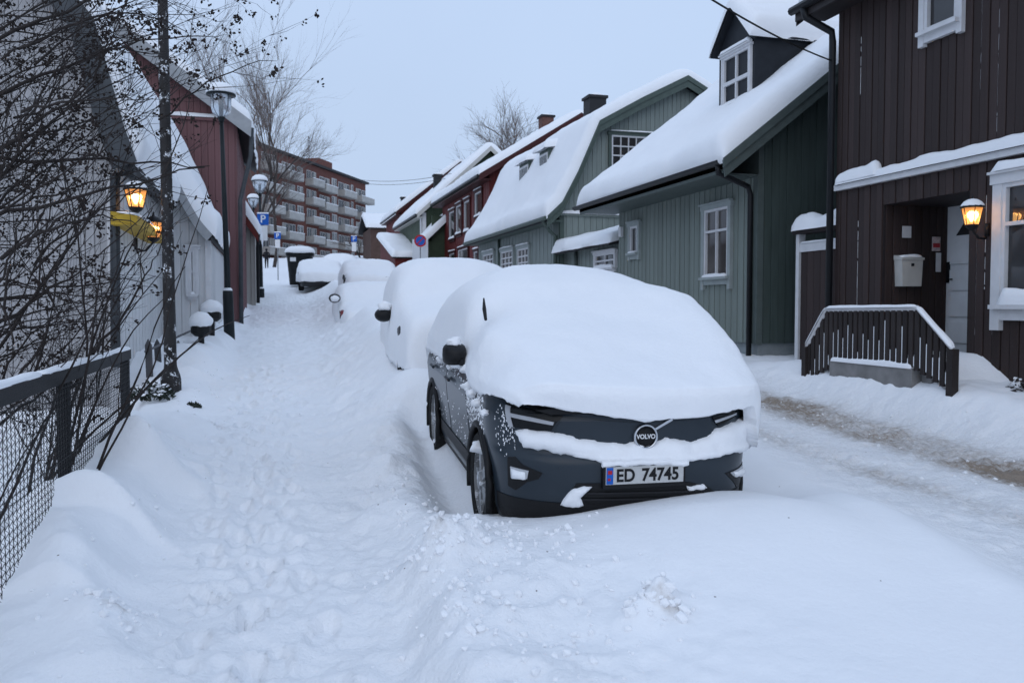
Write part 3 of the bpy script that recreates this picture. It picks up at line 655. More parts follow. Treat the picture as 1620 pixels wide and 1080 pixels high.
window(gh, 'Y', win_plane(FX, -1), -1, w1[0], w1[1], w1[2], w1[3], 2, (2.2, 1), .10, proud=.03, sill_snow=.07, ears=.22, trimm=mat('green_grey_trim', (.30, .335, .33), .5, .08), glass=mat('window_glass_warm', (.075, .066, .062), .06, .35, 1.2, spec=.6))
window(gh, 'Y', win_plane(FX, -1), -1, w2[0], w2[1], w2[2], w2[3], 1, (1,), .10, proud=.03, sill_snow=.04, ears=.15, trimm=MATS['green_grey_trim'])
q = onX(986, 367, FX); MB().box((FX - .10, q.y - .07, q.z - .12), (FX, q.y + .07, q.z + .12)).build('vent_box', WHITE, gh)
prg = [(EX, EZ), (12.2, rdz), (17.0, EZ)]
grf = roof_slab(gh, prg, 12.92, GY1 + .4, RFM, .12)
MB().box((EX + .03, GY0 - .02, SOF - .03), (FX + .02, GY1 + .35, SOF)).build('soffit', GREENT, grf)
MB().box((EX - .0, 12.95, SOF - .06), (EX + .03, GY1 + .38, EZ)).build('fascia', GREENT, grf)
gut = MB()
PTS = [(math.cos(t), math.sin(t)) for t in np.linspace(math.pi, 2 * math.pi, 9)]
gut.prism([(EX - .07 + .075 * a, 12.9, EZ + .02 + .085 * b) for a, b in PTS] + [(EX - .07 + .06 * a, 12.9, EZ + .02 + .065 * b) for a, b in PTS[::-1]], (0, GY1 + .55 - 12.9, 0))
gut.build('gutter', DARKP, grf)
br = MB()
BB = [(EX - .04, EZ + .02), (12.2, rdz + .05), (12.2, rdz - .26), (EX - .0, EZ - .26)]
br.prism([(a, 12.90, b) for a, b in BB], (0, -.035, 0)); br.prism([(a, 12.862, b + (-.16 if i > 1 else 0) + .16 * (i > 1)) for i, (a, b) in enumerate([(EX - .05, EZ + .05), (12.2, rdz + .08), (12.2, rdz - .08), (EX - .05, EZ - .11)])], (0, -.03, 0))
br.build('bargeboard', GREENT, grf)
MB().prism([(EX + .2, 12.93, EZ - .06), (FX + 3.9, 12.93, EZ - .06 + (FX + 3.7 - EX) * SLP), (FX + 3.9, 12.93, EZ - .09 + (FX + 3.7 - EX) * SLP), (EX + .2, 12.93, EZ - .09)], (0, .4, 0)).build('verge_soffit', GREENT, grf)
roof_snow(grf, [(EX, EZ + .02), (12.2, rdz + .02), (14.5, rdz - 2.3 * SLP)], 12.9, GY1 + .4, .40, .30, .09, .11, seed=2.7, ov=.05, lump=.2)
pipe(gh, [(EX - .07, 13.0, EZ - .05), (EX - .05, 13.02, EZ - .17), (FX - .14, GY0 + .12, SOF - .20), (FX - .09, GY0 + .12, SOF - .34), (FX - .09, GY0 + .12, FZ - .35), (FX - .16, GY0 + .10, FZ - .52), (FX - .28, GY0 + .10, FZ - .6)], .05)
# dormer
DFX = 9.0
DBL = mat('dormer_black', (.018, .021, .026), .5, .15)
dy0_, dy1_ = onX(1194, 120, DFX).y, onX(1138, 120, DFX).y
pk = onX(1169, 8, DFX - .1); dez = onX(1193, 54, DFX).z; ym = (dy0_ + dy1_) / 2
zb = EZ + (DFX - EX) * SLP - .2
pz = onX(1167, 12, DFX).z
do = MB().prism([(DFX, dy0_, zb), (DFX, dy1_, zb), (DFX, dy1_, dez), (DFX, ym, pz), (DFX, dy0_, dez)], (3.6, 0, 0)).build('dormer', DBL, gh)
wd_ = (onX(1189, 120, DFX).y, onX(1146, 120, DFX).y, onX(1166, 164, DFX).z, onX(1166, 84, DFX).z)
WN = window(gh, 'Y', win_plane(DFX, -1) + .03, -1, wd_[0] + .02, wd_[1] - .02, wd_[2], wd_[3], 2, (1, 1.2), .05, proud=.03, sill_snow=0, apron=False, mull=.05)
snow_strip(WN, (DFX - .06, wd_[0] - .06, wd_[3] + .08), (DFX - .06, wd_[1] + .06, wd_[3] + .08), .12, .07, 4.4, n=12)
drf = MB()
for sgn, ye in ((-1, dy0_ - .09), (1, dy1_ + .09)):
    zz = dez - .09 * (pz - dez) / (dy1_ - ym)
    drf.prism([(DFX - .16, ye, zz), (DFX - .16, ym, pz), (DFX - .16, ym, pz + .06), (DFX - .16, ye, zz + .06)], (3.9, 0, 0))
drf.build('dormer_roof', DBL, do)
sgn_z = (pz - dez) / (dy1_ - ym)
roof_snow(do, [(dy0_ - .09, dez + .05 - .09 * sgn_z), (ym, pz + .06), (dy1_ + .09, dez + .05 - .09 * sgn_z)], DFX - .16, DFX + 3.7, .30, .2, .09, .12, seed=8.8, axis='X', ov=.03)
MB().tube([(DFX + 1.2, dy0_ - .16, dez - .10), (DFX + 1.2, dy0_ - .24, dez - .12)], .02, 5).build('hook', DARKP, do)
# satellite-free: service cable from the street to the brown house
c0, c1 = onX(1318, 97, FX - .05), atD(1120, -4, 9.0)
cb = MB(); pts = []
for i in range(21):
    t = i / 20; p = c0.lerp(c1, t); p.z -= .05 * 4 * t * (1 - t); pts.append(p)
e2 = c1 + (c1 - c0) * 1.5; e2.z += .3
cb.tube(pts + [e2], .011, 5)
tag(cb.build('overhead_cable', mat('cable_rubber', (.012, .012, .012), .6)), 'black overhead cable running to the corner of the brown house', 'cable')

# ================================================================ lean-to shed between green cottage and gambrel house
SHM = mat('grey_green_boards', (.20, .235, .22), .55, .1, 3, rnd=.08, stretch=(5, 5, .5))
sh = thing('shed', (8.6, 21.6, .8), 'low grey green shed with four-pane window between two houses', 'shed')
sa, sb = onX(982, 420, 8.55).y + .02, onX(897, 420, 8.55).y
szt = onX(982, 385, 8.55).z
MB().box((8.55, sa, .5), (11.5, sb, szt)).build('wall', SHM, sh)
sw = (onX(976, 412, 8.55).y, onX(945, 412, 8.55).y, onX(960, 424, 8.55).z, onX(960, 401, 8.55).z)
cladding(sh, SHM, 'Y', 8.55, sa, sb, .5, szt, -1, [sw], .16, .012, .02, True, seed=12)
window(sh, 'Y', win_plane(8.55, -1), -1, *sw, 2, (1, 1), .07, proud=.03, sill_snow=.10)
sr = roof_slab(sh, [(8.2, szt + .02), (11.6, szt + .9)], sa - .1, sb + .2, RFM, .08)
roof_snow(sr, [(8.2, szt + .03), (11.6, szt + .9)], sa - .1, sb + .2, .30, .2, .1, .1, seed=4.1, lump=.5)
pipe(sh, [(8.45, sb - 1.05, szt), (8.45, sb - 1.05, .8)], .05, GREENT)

# ================================================================ right side: gambrel house
GAM = mat('gambrel_boards', (.215, .25, .235), .55, .1, 3, rnd=.07, stretch=(5, 5, .5)); GAMT = mat('gambrel_trim', (.075, .10, .088), .5, .1)
WARM_Y0, WARM_Y1 = 24.1, 34.3
ga = thing('gambrel_house', (FX, 29, 1.2), 'pale grey green house with snowy gambrel roof and gable window', 'house')
ge = onX(862, 345, 7.8).z
prA = [(7.8, ge), (8.25, ge + .42), (8.75, ge + 1.35), (9.42, ge + 2.85), (10.8, ge + 3.62), (12.3, ge + 4.38)]
prB = [(24.6 - a, b) for a, b in prA[::-1][1:]]
prF = prA + prB
MB().prism([(FX, WARM_Y0, .6), (16.3, WARM_Y0, .6)] + [(min(max(a, FX), 16.3), WARM_Y0, b - .16) for a, b in prF[::-1][1:-1]] + [(FX, WARM_Y0, ge + .2)], (0, WARM_Y1 - WARM_Y0, 0)).build('wall', GAM, ga)
def gtop(x): return float(np.interp(x, [a for a, b in prF], [b for a, b in prF])) - .2
gw = (onY(966, 250, WARM_Y0).x, onY(1032, 250, WARM_Y0).x, onY(1000, 268, WARM_Y0).z, onY(1000, 216, WARM_Y0).z)
glz = onY(930, 341, WARM_Y0).z
cladding(ga, GAM, 'X', WARM_Y0, FX + .02, 16.2, glz + .06, gtop, -1, [gw], .145, .012, .02, True, seed=15)
cladding(ga, GAM, 'X', WARM_Y0, FX + .02, 12, .7, glz - .02, -1, [], .19, .014, .02, False)
MB().box((FX - .02, WARM_Y0 - .05, .7), (FX + .14, WARM_Y0, ge + .4)).build('corner_board', GAMT, ga)
MB().box((FX - .04, WARM_Y0 - .05, .7), (FX, WARM_Y0 + .45, ge)).build('corner_board', GAMT, ga)
lg = MB().box((FX - .05, WARM_Y0 - .09, glz - .03), (14, WARM_Y0, glz + .03)).build('ledge', GAM, ga)
snow_strip(lg, (FX + .0, WARM_Y0 - .06, glz + .03), (14, WARM_Y0 - .06, glz + .03), .13, .10, 2.2, n=60)
window(ga, 'X', win_plane(WARM_Y0, -1), -1, gw[0], gw[1], gw[2], gw[3], 5, (1.2, 1, 1), .09, proud=.03, trimm=GAMT, sill_snow=.04, head_snow=.05, mull=.025)
wins = [(766, 784), (795, 815), (821, 840)]
opn = []
for a, b in wins: opn.append((onX(b - 1, 410, FX).y, onX(a + 1, 410, FX).y, onX((a + b) / 2, 428, FX).z, onX((a + b) / 2, 393 + (840 - b) * .16, FX).z))
cladding(ga, GAM, 'Y', FX, WARM_Y0 + .45, WARM_Y1, .7, ge, -1, opn, .2, .012, .02, False)
for q in opn: window(ga, 'Y', win_plane(FX, -1), -1, *q, 3, (1, 1, 1), .1, proud=.03, trimm=MATS['green_grey_trim'], sill_snow=.05, mull=.03, head_snow=.05)
gr = roof_slab(ga, prF, WARM_Y0 - .35, WARM_Y1 + .3, RFM, .12)
MB().prism([(a, WARM_Y0 - .36, b + .02) for a, b in prF] + [(a, WARM_Y0 - .36, b - .30) for a, b in prF[::-1]], (0, -.04, 0)).build('bargeboard', GAMT, gr)
MB().prism([(a, WARM_Y0 - .402, b + .05) for a, b in prF] + [(a, WARM_Y0 - .402, b - .10) for a, b in prF[::-1]], (0, -.03, 0)).build('verge_moulding', GAMT, gr)
MB().box((7.86, WARM_Y0 - .3, ge - .10), (FX, WARM_Y1 + .2, ge - .06)).build('soffit', GAMT, gr)
MB().tube([(7.74, WARM_Y0 - .35, ge - .02), (7.74, WARM_Y1 + .3, ge - .02)], .065, 8).build('gutter', GAMT, gr)
roof_snow(gr, [(a, b + .02) for a, b in prF[:-3]], WARM_Y0 - .36, WARM_Y1 + .3, .36, .3, .12, .16, seed=6.2, ov=.06, lump=.22)
pipe(ga, [(7.74, WARM_Y0 - .1, ge - .05), (8.0, WARM_Y0 + .05, ge - .35), (FX - .08, WARM_Y0 + .12, ge - .5), (FX - .08, WARM_Y0 + .12, .9)], .055, GAMT)
pipe(ga, [(FX - .07, onX(792, 400, FX).y, ge - .1), (FX - .07, onX(792, 400, FX).y, 1.2)], .05, GAMT)
for k, (pxa, pxb, pya, pyb) in enumerate(((823, 838, 258, 290), (855, 869, 238, 272))):
    xw = 9.0
    a, b = onX(pxb, (pya + pyb) / 2, xw - .15), onX(pxa, (pya + pyb) / 2, xw - .15)
    zt, zb_ = onX((pxa + pxb) / 2, pya, xw - .15).z, onX((pxa + pxb) / 2, pyb, xw - .15).z
    dm = MB().box((xw - .18, a.y, zb_ - .1), (xw + 1.2, b.y, zt)).build('roof_dormer', GAMT, ga)
    cx_ = xw - .18
    MB().box((cx_ - .03, a.y + .06, zb_), (cx_ - .001, b.y - .06, zt - .12)).build('frame', WHITE, dm)
    for q in range(2):
        ww = (b.y - a.y - .30) / 2; y0_ = a.y + .12 + q * (ww + .06)
        MB().box((cx_ - .04, y0_, zb_ + .06), (cx_ - .031, y0_ + ww, zt - .2)).build('pane', GLASS, dm)
    roof_snow(dm, [(xw - .3, zt + .01), (xw + 1.3, zt + .25)], a.y - .1, b.y + .1, .22, .2, .08, .08, seed=k + 3.)
BRK = mat('chimney_brick', (.12, .06, .05), .8, .3, 12)
def chimney(parent, x, y, z0, z1, w=.5, m=BRK, snow=True):
    c = MB().box((x - w / 2, y - w / 2, z0), (x + w / 2, y + w / 2, z1)).build('chimney', m, parent)
    MB().box((x - w / 2 - .06, y - w / 2 - .06, z1), (x + w / 2 + .06, y + w / 2 + .06, z1 + .1)).build('cap', RFM, c)
    if snow: snow_strip(c, (x - w / 2, y, z1 + .1), (x + w / 2, y, z1 + .1), w * 1.0, .14, x + y, n=8)
    return c
cq = onY(941, 158, 31); chimney(gr, cq.x, 31, cq.z - 1.6, cq.z, .68, RFM)

# ================================================================ right side, further up: red, green and red houses
REDM = mat('red_boards', (.13, .022, .020), .55, .15, 3, rnd=.1, stretch=(4, 4, .5)); REDD = mat('red_trim', (.05, .012, .012), .5, .1)
def far_house(name, label, fx, y0, y1, zg, ex, ez, slope, ridge_x, wallm, trimm, wins, depth=8, th=.34, seed=1., clad=.22, gable=True, overg=.35):
    h = thing(name, (fx, (y0 + y1) / 2, zg), label, 'house')
    rz = ez + (ridge_x - ex) * slope; x1 = 2 * ridge_x - fx
    MB().prism([(fx, y0, zg - .5), (x1, y0, zg - .5), (x1, y0, ez + (fx - ex) * slope - .2), (ridge_x, y0, rz - .2), (fx, y0, ez + (fx - ex) * slope - .2)], (0, y1 - y0, 0)).build('wall', wallm, h)
    cladding(h, wallm, 'X', y0, fx + .02, x1, zg, lambda a: (ez + (min(a, 2 * ridge_x - a) - ex) * slope) - .25, -1, [], clad, .014, .02, False)
    cladding(h, wallm, 'Y', fx, y0 + .02, y1, zg, ez + (fx - ex) * slope - .3, -1, [w_[:4] for w_ in wins], clad, .014, .02, False, seed=2)
    pr = [(ex, ez), (ridge_x, rz), (2 * ridge_x - ex, ez)]
    r = roof_slab(h, pr, y0 - overg, y1 + overg, RFM, .12)
    MB().prism([(a, y0 - overg - .01, b + .02) for a, b in pr] + [(a, y0 - overg - .01, b - .26) for a, b in pr[::-1]], (0, -.05, 0)).build('bargeboard', trimm, r)
    MB().box((ex + .02, y0 - overg + .03, ez - .2), (fx, y1 + overg - .03, ez - .15)).build('soffit', trimm, r)
    MB().tube([(ex - .06, y0 - overg, ez - .04), (ex - .06, y1 + overg, ez - .04)], .06, 6).build('gutter', DARKP, r)
    roof_snow(r, [(ex, ez + .02), (ridge_x, rz + .02), (ridge_x + 1.5, rz - 1.5 * slope)], y0 - overg, y1 + overg, th, .28, .16, .2, seed=seed, ov=.05)
    for w_ in wins: window(h, 'Y', win_plane(fx, -1), -1, *w_[:4], w_[4], w_[5], .10, proud=.03, trimm=w_[6], sill_snow=.13, head_snow=.07)
    return h, r, rz
RXF = 9.0
rw_ = []
for pa, pb, ya, yb_ in ((713, 721, 335, 378), (724, 732, 325, 370), (737, 745, 318, 366), (754, 764, 304, 342)):
    rw_.append((onX(pb, 350, RXF).y, onX(pa, 350, RXF).y, onX((pa + pb) / 2, yb_, RXF).z, onX((pa + pb) / 2, ya, RXF).z, 1, (1,), REDD))
for pa, pb, ya, yb_ in ((713, 721, 395, 415), (727, 742, 388, 405), (752, 758, 392, 405)):
    rw_.append((onX(pb, 350, RXF).y, onX(pa, 350, RXF).y, onX((pa + pb) / 2, yb_ + 12, RXF).z, onX((pa + pb) / 2, ya + 6, RXF).z, 1, (1,), REDD))
re_ = onX(758, 276, 8.45); 
rh, rr_, rrz = far_house('red_house', 'dark red two storey house with snowy roof behind the gambrel house', RXF, onX(775, 350, RXF).y, onX(701, 350, RXF).y, 1.9, 8.45, re_.z, .62, 13.0, REDM, REDD, rw_, seed=3.3)
cq = onY(864, 184, 40); chimney(rr_, cq.x, 40, cq.z - 1.5, cq.z - .1, .6)
# balcony on the near gable of the red house
by_ = onX(775, 350, RXF).y
bal = MB(); bz_ = onY(795, 318, by_ - 1.0).z
bal.box((9.3, by_ - 1.0, bz_ - .1), (12.5, by_ - .02, bz_)).box((9.3, by_ - 1.0, bz_ + .9), (12.5, by_ - .94, bz_ + .97))
for k in range(14): bal.box((9.35 + k * .23, by_ - .99, bz_), (9.40 + k * .23, by_ - .95, bz_ + .9))
bo = bal.build('balcony', REDD, rh); snow_strip(bo, (9.3, by_ - .97, bz_ + .97), (12.5, by_ - .97, bz_ + .97), .12, .08, 3, n=20)
G2M = mat('moss_green_boards', (.050, .072, .045), .55, .15, 3, rnd=.08); 
e3 = onY(660, 338, 46.6)
g2, g2r, g2z = far_house('moss_green_house', 'moss green gabled house with white corner boards beyond the red house', e3.x + .35, 47.0, 55.5, 3.0, e3.x, e3.z, .93, e3.x + 4.2, G2M, MATS['mailbox_paint'], [], seed=5.1, th=.3)
MB().box((e3.x + .30, 46.9, 3), (e3.x + .55, 46.97, e3.z + .1)).build('corner_board', WHITE, g2)
MB().box((e3.x + .25, 46.9, 3), (e3.x + .33, 47.2, e3.z)).build('corner_board', WHITE, g2)
l0, l1 = onY(671, 374, 45), onY(702, 333, 45)
lr = roof_slab(g2, [(l0.x, l0.z - .3), (l1.x + .6, l1.z - .1)], 44.6, 46.9, RFM, .1, 'porch_roof'); roof_snow(lr, [(l0.x, l0.z - .3), (l1.x + .6, l1.z - .1)], 44.6, 46.9, .35, .2, .12, .12, seed=2.)
MB().box((l0.x + .25, 44.9, 2.7), (l0.x + .4, 46.8, l0.z - .25)).box((l0.x + .4, 44.9, 2.7), (l1.x + .6, 45.0, l1.z - .3)).build('porch_wall', G2M, g2)
chimney(g2r, onY(692, 280, 52).x, 52, onY(692, 290, 52).z - .8, onY(692, 279, 52).z, .45, RFM)
e4 = onY(622, 338, 61.6)
r3, r3r, r3z = far_house('red_house', 'farthest red gabled house at the top of the street', onY(634, 338, 62).x, 62.0, 70, 3.9, onY(634, 338, 62).x - .4, onY(622, 336, 62).z, .80, onY(634, 338, 62).x + 4.4, REDM, REDD, [], seed=7.1, th=.35)
tag(r3, group=None)
cq = onY(639, 306, 66); chimney(r3r, cq.x, 66, cq.z - 1.5, cq.z - .4, .45, RFM)
# far brown house with snowy roof closing the street
q0, q1 = atD(594, 398, 92), atD(618, 345, 92)
fb = thing('brown_house', (q0.x + 3, q0.y, 6), 'far brown house with snowy roof beside the brick flats', 'house')
BRF = mat('far_brown', (.09, .055, .045), .7, .2, 2)
yb0 = q0.y
MB().box((q0.x - .5, yb0, 4.5), (q0.x + 9, yb0 + 8, atD(600, 360, 92).z)).build('wall', BRF, fb)
zr = atD(600, 360, 92).z
frs = roof_slab(fb, [(yb0 - .5, zr), (yb0 + 4, zr + 1.7), (yb0 + 8.5, zr)], q0.x - 1, q0.x + 9.5, RFM, .15, axis='X')
roof_snow(frs, [(yb0 - .5, zr), (yb0 + 4, zr + 1.7), (yb0 + 8.5, zr)], q0.x - 1, q0.x + 9.5, .45, .3, .3, .4, axis='X', seed=9.)
for k in range(3):
    MB().box((q0.x + .6 + k * 2.2, yb0 - .05, zr - 2.2), (q0.x + 1.5 + k * 2.2, yb0 - .002, zr - .9)).build('window', GLASS, fb)
# red shed with monopitch snow roof
SX, SY0, SY1 = 6.75, 47.9, 54.5
shz0, shz1 = onX(632, 402, SX).z, onX(606, 372, SX).z
rs = thing('red_shed', (SX + .6, 51, 3.2), 'small red shed with sloping snow roof by the street', 'shed')
MB().prism([(SX, SY0, 2.8), (SX, SY1, 2.8), (SX, SY1, shz1 - .15), (SX, SY0, shz0 - .15)], (1.5, 0, 0)).build('wall', REDM, rs)
cladding(rs, REDM, 'Y', SX, SY0, SY1, 2.8, lambda a: shz0 - .2 + (a - SY0) / (SY1 - SY0) * (shz1 - shz0), -1, [], .25, .02, .02, False)
srf = MB().prism([(SX - .2, SY0 - .3, shz0 - .15), (SX - .2, SY1 + .2, shz1 - .12), (SX - .2, SY1 + .2, shz1 - .02), (SX - .2, SY0 - .3, shz0 - .05)], (1.9, 0, 0)).build('roof', RFM, rs)
roof_snow(srf, [(SY0 - .3, shz0 - .05), (SY1 + .2, shz1)], SX - .2, SX + 1.7, .30, .2, .15, .12, axis='X', seed=1.9)
MB().box((SX + .15, SY0 - .06, 2.9), (SX + 1.3, SY0 - .01, shz0 - .5)).build('door', BRF, rs)
# white plank fence
pf = thing('plank_fence', (7.55, 44.5, 2.8), 'white vertical plank fence below the moss green house', 'fence')
for k in range(16):
    y = 42.2 + k * .30; board(pf, WHITE, (7.55, y, Hs(7.55, y) - .2), .24, .03, 2.05 + .1 * (y - 42) / 5, R(90), 'plank')
MB().box((7.57, 42, 3.6), (7.62, 47, 3.7)).build('rail', WHITE, pf)

# ================================================================ block of flats on the hill
fl0, fl1 = atD(385, 400, 107), atD(579, 400, 146)
fdir = Vector((fl1.x - fl0.x, fl1.y - fl0.y, 0)); FL = fdir.length; fdir.normalize()
frz = math.atan2(fdir.y, fdir.x)
FZT = atD(400, 224, 110).z; FZB = 6.0
fl = thing('apartment_block', (fl0.x, fl0.y, 0), 'long red brick apartment block with white balconies on the hill', 'building', rz=frz)
BRICK = mat('far_brick', (.128, .050, .040), .8, .22, 3); CONC = mat('balcony_white', (.37, .36, .34), .7, .12, 2)
# local frame: x along the facade, -y outward (towards the street)
def LB(name, a, b, m, parent=None): return MB().box(a, b).build(name, m, parent or fl, world=False)
LB('wall', (-3, 0, FZB), (FL, 12, FZT - .35), BRICK)
LB('roof', (-3.3, -.5, FZT - .35), (FL + .4, 12.4, FZT), RFM)
rsn = MB()
P = np.zeros((40, 8, 3)); 
for i in range(40):
    for j in range(8): P[i, j] = (-3.2 + (FL + 3.5) * i / 39, -.45 + 12.7 * j / 7, FZT + (.30 + .06 * math.sin(i * 1.7 + j)) * (1 if 0 < j < 7 and 0 < i < 39 else 0))
MB().grid(P).build('snow_cover', SNOW, [c for c in fl.children if c.name.startswith('roof')][0], True, world=False)
LB('stair_head', (FL * .60, 1, FZT), (FL * .72, 6, FZT + 1.5), BRICK)
LB('chimney', (FL * .80, 3, FZT), (FL * .84, 4.5, FZT + 1.3), BRICK)
MB().tube([(FL * .62, 3, FZT + 1), (FL * .62, 3, FZT + 5)], .06, 4).tube([(FL * .62 - .6, 3, FZT + 4.3), (FL * .62 + .6, 3, FZT + 4.3)], .05, 4).tube([(FL * .62 - .4, 3, FZT + 4.8), (FL * .62 + .4, 3, FZT + 4.8)], .05, 4).build('aerial', DARKP, fl, world=False)
def ulen(px):                                   # where on the facade a photo column falls
    d, f = ray(px, 480); A = np.array([[d.x, -fdir.x], [d.y, -fdir.y]]); t = np.linalg.solve(A, np.array([fl0.x, fl0.y])); return float(t[1])
STO = 2.78
colsB = [(414, 440, 0), (446, 470, -.9), (485, 503, -.9), (505.5, 524, -1.6), (535, 555, -1.3), (561, 584, -1.5)]
frm = mat('flat_frame', (.55, .55, .54), .6, .05); gl2 = mat('flat_glass', (.05, .052, .058), .08, .4, .4); gl3 = mat('flat_curtain', (.30, .29, .27), .6, .3, 1.0)
rr = random.Random(11)
proto = {}
def far_window(u0, u1, z0, z1):
    w_ = MB(); t = .09
    for a, b in (((u0, -.06, z0), (u0 + t, -.01, z1)), ((u1 - t, -.06, z0), (u1, -.01, z1)), ((u0 + t, -.06, z0), (u1 - t, -.01, z0 + t)), ((u0 + t, -.06, z1 - t), (u1 - t, -.01, z1)), (((u0 + u1) / 2 - .04, -.055, z0 + t), ((u0 + u1) / 2 + .04, -.01, z1 - t))): w_.box(a, b)
    wo_ = w_.build('window', frm, fl, world=False)
    um = (u0 + u1) / 2
    MB().box((u0 + t, -.03, z0 + t), (um - .04, -.004, z1 - t)).build('pane', rr.choice([gl2, gl2, gl3]), wo_, world=False)
    MB().box((um + .04, -.03, z0 + t), (u1 - t, -.004, z1 - t)).build('pane', rr.choice([gl2, gl2, gl3]), wo_, world=False)
for ci, (pa, pb, dz) in enumerate(colsB):
    u0, u1 = ulen(pa), ulen(pb)
    if ci == 5: u0, u1 = FL - 4.6, FL + .9
    for s in range(5):
        z = FZT - 3.1 - s * STO + dz * .4
        if z < FZB + .5: continue
        b = MB().box((u0, -1.25, z - .15), (u1, 0, z)).box((u0, -1.3, z - .02), (u1, -1.2, z + .85)).box((u0, -1.2, z), (u0 + .08, 0, z + .85)).box((u1 - .08, -1.2, z), (u1, 0, z + .85)).build('balcony', CONC, fl, world=False)
        MB().box((u0, -1.34, z + .85), (u1, -1.16, z + .93)).build('snow_cap', SNOW, b, world=False)
        m = (u0 + u1) / 2
        far_window(u0 + .35, m - .15, z, z + 2.15); far_window(m + .1, min(u1 - .35, FL - .3), z + .5, z + 2.15)
for pc in (474, 478.5, 528, 532, 558):
    u = ulen(pc)
    for s in range(5):
        z = FZT - 2.6 - s * STO
        far_window(u - .45, u + .45, z, z + 1.35)

# ================================================================ left side: white gambrel house, swept-roof house, pink house, cream house
WALL_LIT = mat('white_boards_lit', (.62, .62, .62), .6, .08, 3, rnd=.05, stretch=(5, 5, .5))  # brighter copy of the same white boards, for the lighter walls
WALL_SHADE = mat('white_boards_shaded', (.37, .365, .37), .6, .08, 3, rnd=.05, stretch=(5, 5, .5)); SLATE = mat('slate_trim', (.060, .066, .072), .55, .15); PALEG = mat('pale_grey_trim', (.33, .34, .35), .6, .1)  # white gable boards are a darker copy, shade put into the colour
AX, AY0, AY1 = -2.02, 12.5, 17.15
wa = thing('white_house', (AX - 3, 14, .5), 'white boarded house behind the bare shrub on the left', 'house')
def av(px, py): q = onY(px, py, AY0 - .1); return (q.x, q.z)
pw = [av(217, 262), av(196, 205), av(172, 120), av(150, 40)]
pw += [(pw[-1][0] - 1.2, pw[-1][1] + 1.5), (pw[-1][0] - 4.0, pw[-1][1] + 3.2)]
wall_top = [(min(a - .16, AX), b) for a, b in pw]
MB().prism([(AX, AY0, .2), (AX, AY0, pw[0][1])] + [(a, AY0, b - .1) for a, b in wall_top[1:]] + [(-14, AY0, wall_top[-1][1]), (-14, AY0, .2)], (0, AY1 - AY0, 0)).build('wall', WALL_SHADE, wa)
def wtop(x): return float(np.interp(-x, [-a for a, b in wall_top], [b for a, b in wall_top])) - .1
cladding(wa, WALL_SHADE, 'X', AY0, -8, AX - .08, .2, wtop, -1, [], .17, .008, .02, True, seed=21)
cladding(wa, WALL_LIT, 'Y', AX, AY0 + .1, AY1, .2, pw[0][1], 1, [], .16, .008, .02, True, seed=22)
wrf = MB().prism([(a, AY0 - .3, b) for a, b in pw] + [(a - .06, AY0 - .3, b - .12) for a, b in pw[::-1]], (0, AY1 - AY0 + .3, 0)).build('roof', RFM, wa)
MB().prism([(a + .03, AY0 - .302, b + .02) for a, b in pw] + [(a - .27, AY0 - .302, b - .10) for a, b in pw[::-1]], (0, -.05, 0)).build('bargeboard', SLATE, wrf)
roof_snow(wrf, [(a, b) for a, b in pw], AY0 - .3, AY1, .30, .2, .12, .14, seed=31., ov=.02)
MB().box((AX - .09, AY0 - .05, .3), (AX + .03, AY0, pw[0][1] - .1)).build('corner_board', WHITE, wa)
dp0, dp1 = onY(182, 545, AY0 - .14), onY(182, 275, AY0 - .14)
pipe(wa, [(dp0.x, AY0 - .14, dp0.z - .3), (dp1.x, AY0 - .14, dp1.z), (pw[0][0] - .02, AY0 - .2, pw[0][1] - .12)], .062, SLATE)
# door with small yellow awning and its lamps
dyA = onX(262, 400, AX).y
dw = MB().box((AX + .022, dyA - .95, .75), (AX + .05, dyA, 2.75)).build('door', WHITE, wa)
for k in range(3): MB().box((AX + .051, dyA - .82, .95 + k * .6), (AX + .062, dyA - .13, 1.4 + k * .6)).build('panel', WHITE, dw)
a0, a1 = onX(225, 350, AX + .4), onX(272, 350, AX + .4)
aw = MB().prism([(AX + .02, a0.y, a0.z + .12), (AX + .34, a0.y, a0.z + .07), (AX + .34, a0.y, a0.z - .05), (AX + .02, a0.y, a0.z - .05)], (0, a1.y - a0.y, 0)).build('awning', mat('yellow_awning', (.42, .27, .03), .6, .15), wa)
snow_strip(aw, (AX + .18, a0.y, a0.z + .09), (AX + .18, a1.y, a0.z + .09), .3, .08, 3, n=16)
w_ = (onX(243, 500, AX).y - 1.5, onX(243, 500, AX).y - .5)
lp1 = onX(215, 312, AX + .30)
lantern(lp1, .22, 'lit black lantern on the white house in front of the yellow awning', (AX + .03, lp1.y + .05, lp1.z - .22), power=9)
lp2 = onX(243, 362, AX + .30)
lantern(lp2, .22, 'lit lantern on the white house, half hidden by the utility pole', (AX + .03, lp2.y + .05, lp2.z - .22), snow=False, power=9)
